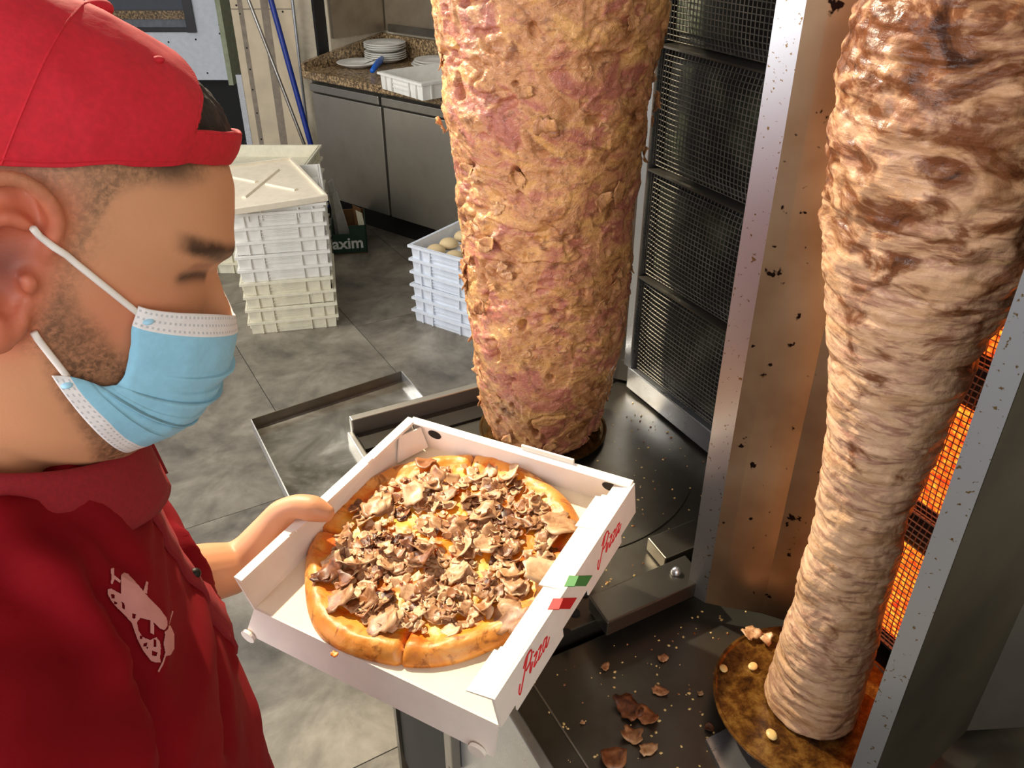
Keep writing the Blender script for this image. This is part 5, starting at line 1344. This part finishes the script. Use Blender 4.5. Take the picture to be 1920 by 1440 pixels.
loop(lerp((262, 590), (60, 425), 10)); loop(lerp((125, 702), (60, 618), 6))
M['weld'] = plain('blue_weld_spot', (160, 206, 228), .6)
for pxy in ((266, 594), (122, 709)):
    c_ = on_body(*pxy, .006); pp = Parts(); pp.ell(c_ - (c_ - CAMP) / np.linalg.norm(c_ - CAMP) * -.0012, (.0028, .0028, .0016)); me = bpy.data.meshes.new('weld_spot'); me.from_pydata([tuple(q_ - ORG[man]) for q_ in pp.v[0]], [], pp.f); obj('weld_spot', me, M['weld'], mk)

# ---- polo shirt
t = NT('red_polo_cloth'); co = t.obj_co(); n_ = t.noise(co, 500, 2); n2_ = t.noise(co, 9, 3)
t.bump(n_, .15, .0006); M['polo'] = t.set(t.ramp(n2_, [(.3, (118, 8, 18)), (.7, (136, 12, 24))]), .85, 0); t.b.inputs['Specular IOR Level'].default_value = .12
sh_ = Parts(); V, Fq = torso(.009, .80, 1.475); sh_.add(HBa(V), Fq)
slL = SHL * .35 + ELL * .65; slR = SHR * .22 + ELR * .78
sh_.chain([HB(-.12, .10, 1.385), SHL, SHL * .6 + ELL * .4, slL], [.060, .071, .066, .062], 24)
sh_.chain([HB(-.12, -.10, 1.385), SHR, SHR * .6 + ELR * .4, slR], [.060, .073, .072, .070], 24)
sme = sh_.remesh('polo_shirt', .0050, 6)
A3 = co_of(sme); nA = np.empty(len(sme.vertices) * 3); sme.vertices.foreach_get('normal', nA); nA = nA.reshape(-1, 3)
B3_ = world2body(A3)
# folds radiating from the shoulder and down the chest
q1 = np.stack([B3_[:, 0] * 6 + B3_[:, 2] * 5, B3_[:, 1] * 7, (B3_[:, 2] + B3_[:, 0] * .8) * 22], -1)
rad_ = np.arctan2(B3_[:, 2] - 1.40, B3_[:, 0] + .16)
f1 = fbm(np.stack([rad_ * 5.5, B3_[:, 1] * 6, np.hypot(B3_[:, 2] - 1.4, B3_[:, 0] + .16) * 3], -1), 3)
f2 = fbm(np.stack([B3_[:, 0] * 26 - B3_[:, 2] * 9, B3_[:, 1] * 12, B3_[:, 2] * 5], -1), 3)
f3_ = ridged(np.stack([rad_ * 3.2 + B3_[:, 1] * 2, B3_[:, 1] * 4, B3_[:, 2] * 4], -1), 2)
damp = sst(1.47, 1.38, B3_[:, 2]) if False else np.clip((1.455 - B3_[:, 2]) / .05, 0, 1)
tmpb = BVHTree.FromPolygons([Vector(p) for p in A3], [tuple(p.vertices) for p in sme.polygons])
crs = np.zeros(len(A3))
for pl_, wd_, dp_ in (([(95, 985), (165, 1050), (225, 1120), (262, 1205), (285, 1310), (300, 1438)], .016, -.016), ([(120, 1070), (180, 1140), (215, 1230), (235, 1340), (245, 1438)], .020, .010),
                      ([(10, 870), (110, 915), (200, 985), (260, 1060)], .010, -.008), ([(320, 960), (370, 1060), (400, 1160), (420, 1280), (430, 1400)], .011, -.009), ([(0, 1080), (90, 1130), (160, 1210)], .012, -.009), ([(0, 960), (90, 1000), (150, 1060)], .012, .007), ([(345, 1000), (395, 1110), (440, 1260)], .009, .006)):
    pts_ = []
    for i in range(len(pl_) - 1):
        for k in range(8):
            px_ = pl_[i][0] + (pl_[i + 1][0] - pl_[i][0]) * k / 8; py_ = pl_[i][1] + (pl_[i + 1][1] - pl_[i][1]) * k / 8
            h_ = tmpb.ray_cast(Vector(CAMP), Vector(ray(px_, py_)).normalized())
            if h_[0] is not None: pts_.append(np.array(h_[0]))
    pts_ = np.array(pts_); dmin = np.full(len(A3), 9.)
    for q_ in pts_: dmin = np.minimum(dmin, np.linalg.norm(A3 - q_, axis=1))
    crs += dp_ * np.exp(-(dmin / wd_) ** 2)
A3 = A3 + nA * ((f1 * .007 + f2 * .004 + (f3_ - .6) * .006) * damp + crs)[:, None]
bvh_pts = A3.copy()
set_co(sme, A3 - ORG[man]); shirt = obj('polo_shirt', sme, M['polo'], man)
# collar: standing band plus folded leaf, open at the front
M['polo_collar'] = plain('red_ribbed_collar', (136, 14, 24), .85, var=.06, scale=400, bump=.15)
def collar_ring(r0, r1, z0f, z1f, a0, a1, name, nn=70, nh=8, thick=.003):
    pts = []
    for j in range(nh):
        v_ = j / (nh - 1)
        for i in range(nn):
            a = a0 + (a1 - a0) * i / (nn - 1); c_, s_ = math.cos(a), math.sin(a)
            r = r0 + (r1 - r0) * v_
            zt = z1f(a) * v_ + z0f(a) * (1 - v_)
            pts.append(HB(-.090 + (r + .006) * c_, r * s_, zt))
    me = grid_mesh(name, np.array(pts) - ORG[man], grid_faces(nn, nh)); o = obj(name, me, M['polo_collar'], shirt)
    m_ = o.modifiers.new('s', 'SOLIDIFY'); m_.thickness = thick; m_.offset = 0; return o
zt = lambda a: 1.489 - .032 * math.cos(a)
collar_ring(.070, .066, lambda a: zt(a) - .045, zt, .06, 2 * math.pi - .06, 'collar_stand')
collar_ring(.068, .075, lambda a: zt(a) + .002, lambda a: zt(a) - .046, .10, 2 * math.pi - .10, 'collar_leaf')
# placket
bvh = None
def shirt_bvh():
    polys = [tuple(p.vertices) for p in sme.polygons]
    return BVHTree.FromPolygons([Vector(p) for p in bvh_pts], polys)
bvh = shirt_bvh()
def on_shirt(px, py, lift=.0012):
    d = Vector(ray(px, py)).normalized(); h = bvh.ray_cast(Vector(CAMP), d)
    if h[0] is None: return None
    return np.array(h[0]) - np.array(d) * lift
def front_pt(y, z, lift):
    o_ = Vector(HB(.4, y, z)); h = bvh.ray_cast(o_, Vector((-FD[0], -FD[1], 0)))
    return np.array(h[0]) + np.array([FD[0], FD[1], 0]) * lift if h[0] is not None else HB(0, y, z)
rows = []
for j in range(24):
    z_ = 1.425 - j * .0075
    rows.append([front_pt(y_, z_, l_) for y_, l_ in ((-.017, 0), (-.0165, .003), (0, .0035), (.0165, .003), (.017, 0))])
G2 = np.array(rows).reshape(-1, 3); me = grid_mesh('placket', G2 - ORG[man], grid_faces(5, 24)); obj('placket', me, M['polo_collar'], shirt)
for z_ in (1.395, 1.33):
    p = front_pt(-.004, z_, .0030); pp = Parts(); pp.ell(p, (.004, .004, .004)); me = bpy.data.meshes.new('button'); me.from_pydata([tuple(q_ - ORG[man]) for q_ in pp.v[0]], [], pp.f); obj('button', me, M['dark_iron'], shirt)
# chest print: a spit with letters around it
def inpoly(x, y, P):
    c_ = False; n = len(P)
    for i in range(n):
        x0, y0 = P[i]; x1, y1 = P[(i + 1) % n]
        if (y0 > y) != (y1 > y) and x < (x1 - x0) * (y - y0) / (y1 - y0) + x0: c_ = not c_
    return c_
z2 = lambda L_: [(60 + a / 6, 1040 + b / 6) for a, b in L_]
add_ = [z2([(1000, 230), (1040, 200), (1080, 215), (1200, 345), (1320, 490), (1440, 610), (1520, 720), (1525, 800), (1490, 850), (1440, 830), (1400, 790), (1370, 760), (1375, 900), (1330, 880), (1330, 740), (1220, 710), (1180, 760), (1200, 860), (1250, 930), (1330, 960), (1400, 930), (1440, 980), (1450, 1050), (1440, 1160), (1450, 1210), (1400, 1215), (1340, 1195), (1250, 1080), (1190, 960), (1150, 850), (1120, 760), (1040, 680), (960, 600), (900, 530), (855, 450), (855, 390), (890, 380), (960, 420), (1000, 440)]),
        z2([(885, 155), (925, 150), (925, 230), (1000, 290), (990, 320), (930, 275), (905, 330), (885, 325), (895, 260)]),
        z2([(1285, 300), (1308, 305), (1295, 440), (1250, 420)]), z2([(1575, 630), (1592, 640), (1540, 800), (1560, 800), (1605, 900), (1600, 1060), (1560, 1130), (1510, 1140), (1480, 1230), (1430, 1320), (1412, 1315), (1470, 1200), (1500, 1100), (1480, 1000), (1500, 900), (1490, 870), (1530, 840)])]
sub_ = [z2([(1225, 720), (1320, 735), (1335, 900), (1300, 920), (1215, 840)]), z2([(885, 440), (930, 450), (930, 490), (895, 490)]), z2([(1010, 530), (1040, 550), (1045, 620), (1015, 600)]), z2([(1130, 660), (1170, 670), (1160, 720), (1125, 715)]), z2([(920, 520), (960, 540), (955, 560), (925, 555)]), z2([(1255, 1000), (1300, 985), (1290, 1030), (1250, 1030)]), z2([(1370, 950), (1400, 960), (1400, 1040), (1370, 1040)]), z2([(1350, 1080), (1415, 1100), (1400, 1140), (1350, 1135)]), z2([(1280, 1040), (1310, 1035), (1300, 1060)]), z2([(1210, 910), (1245, 915), (1240, 950), (1215, 950)])]
M['print'] = plain('pale_pink_print', (206, 138, 132), .8, var=.04)
step = 1.0; vid = {}; Vp = []; Fp = []
def vget(i, j):
    if (i, j) not in vid:
        p = on_shirt(200 + i * step, 1060 + j * step)
        vid[(i, j)] = None if p is None else len(Vp)
        if p is not None: Vp.append(p)
    return vid[(i, j)]
for i in range(int(132 / step)):
    for j in range(int(205 / step)):
        cx_, cy_ = 200 + (i + .5) * step, 1060 + (j + .5) * step
        if any(inpoly(cx_, cy_, P) for P in add_) and not any(inpoly(cx_, cy_, P) for P in sub_):
            ids = [vget(i, j), vget(i + 1, j), vget(i + 1, j + 1), vget(i, j + 1)]
            if None not in ids: Fp.append(ids[::-1])
if Fp:
    me = grid_mesh('chest_print', np.array(Vp) - ORG[man], np.array(Fp)); o = obj('chest_print', me, M['print'], shirt); o['label'] = 'pale pink print of a meat spit with letters'
# trousers and shoes
M['trouser'] = plain('black_trousers', (34, 34, 38), .85, var=.1, scale=200)
tr_ = Parts()
for s_ in (1, -1):
    hip = HB(-.105, s_ * .082, .84); kn_ = HB(-.075, s_ * .105, .47); an = HB(-.115, s_ * .11, .075)
    tr_.chain([hip, hip * .5 + kn_ * .5, kn_, an], [.104, .092, .072, .062], 20)
V, Fq = torso(.004, .795, .90, 10); tr_.add(HBa(V), Fq)
me = tr_.remesh('trousers', .008, 2); A3 = co_of(me); set_co(me, A3 - ORG[man]); obj('trousers', me, M['trouser'], man)
for s_ in (1, -1):
    pp = Parts(); pp.chain([HB(-.165, s_ * .11, .048), HB(-.06, s_ * .12, .042), HB(.06, s_ * .13, .034)], [.046, .046, .036], 16)
    me = pp.remesh('shoe', .006, 2); A3 = co_of(me); A3[:, 2] = np.maximum(A3[:, 2], .001); set_co(me, A3 - ORG[man]); obj('shoe', me, M['dark_iron'], man)
# ---- the lamp that throws the warm light (hangs above the counter, out of the frame)
lm = empty('pendant_lamp', (LAMP[0], LAMP[1], LAMP[2] + .02), 'steel pendant heat lamp hanging above the counter', 'lamp')
mb = MB(); mb.lathe([(.03, .16), (.05, .15), (.12, .05), (.13, .03), (.128, .03), (.115, .05), (.046, .145), (.03, .15)], (LAMP[0], LAMP[1], LAMP[2]), 32, close=True); mb.build('shade', M['steel'], lm, smooth=True)
mb = MB(); mb.tube([(LAMP[0], LAMP[1], LAMP[2] + .15), (LAMP[0], LAMP[1], 3.0)], .006, 8); mb.build('cord', M['black'], lm)
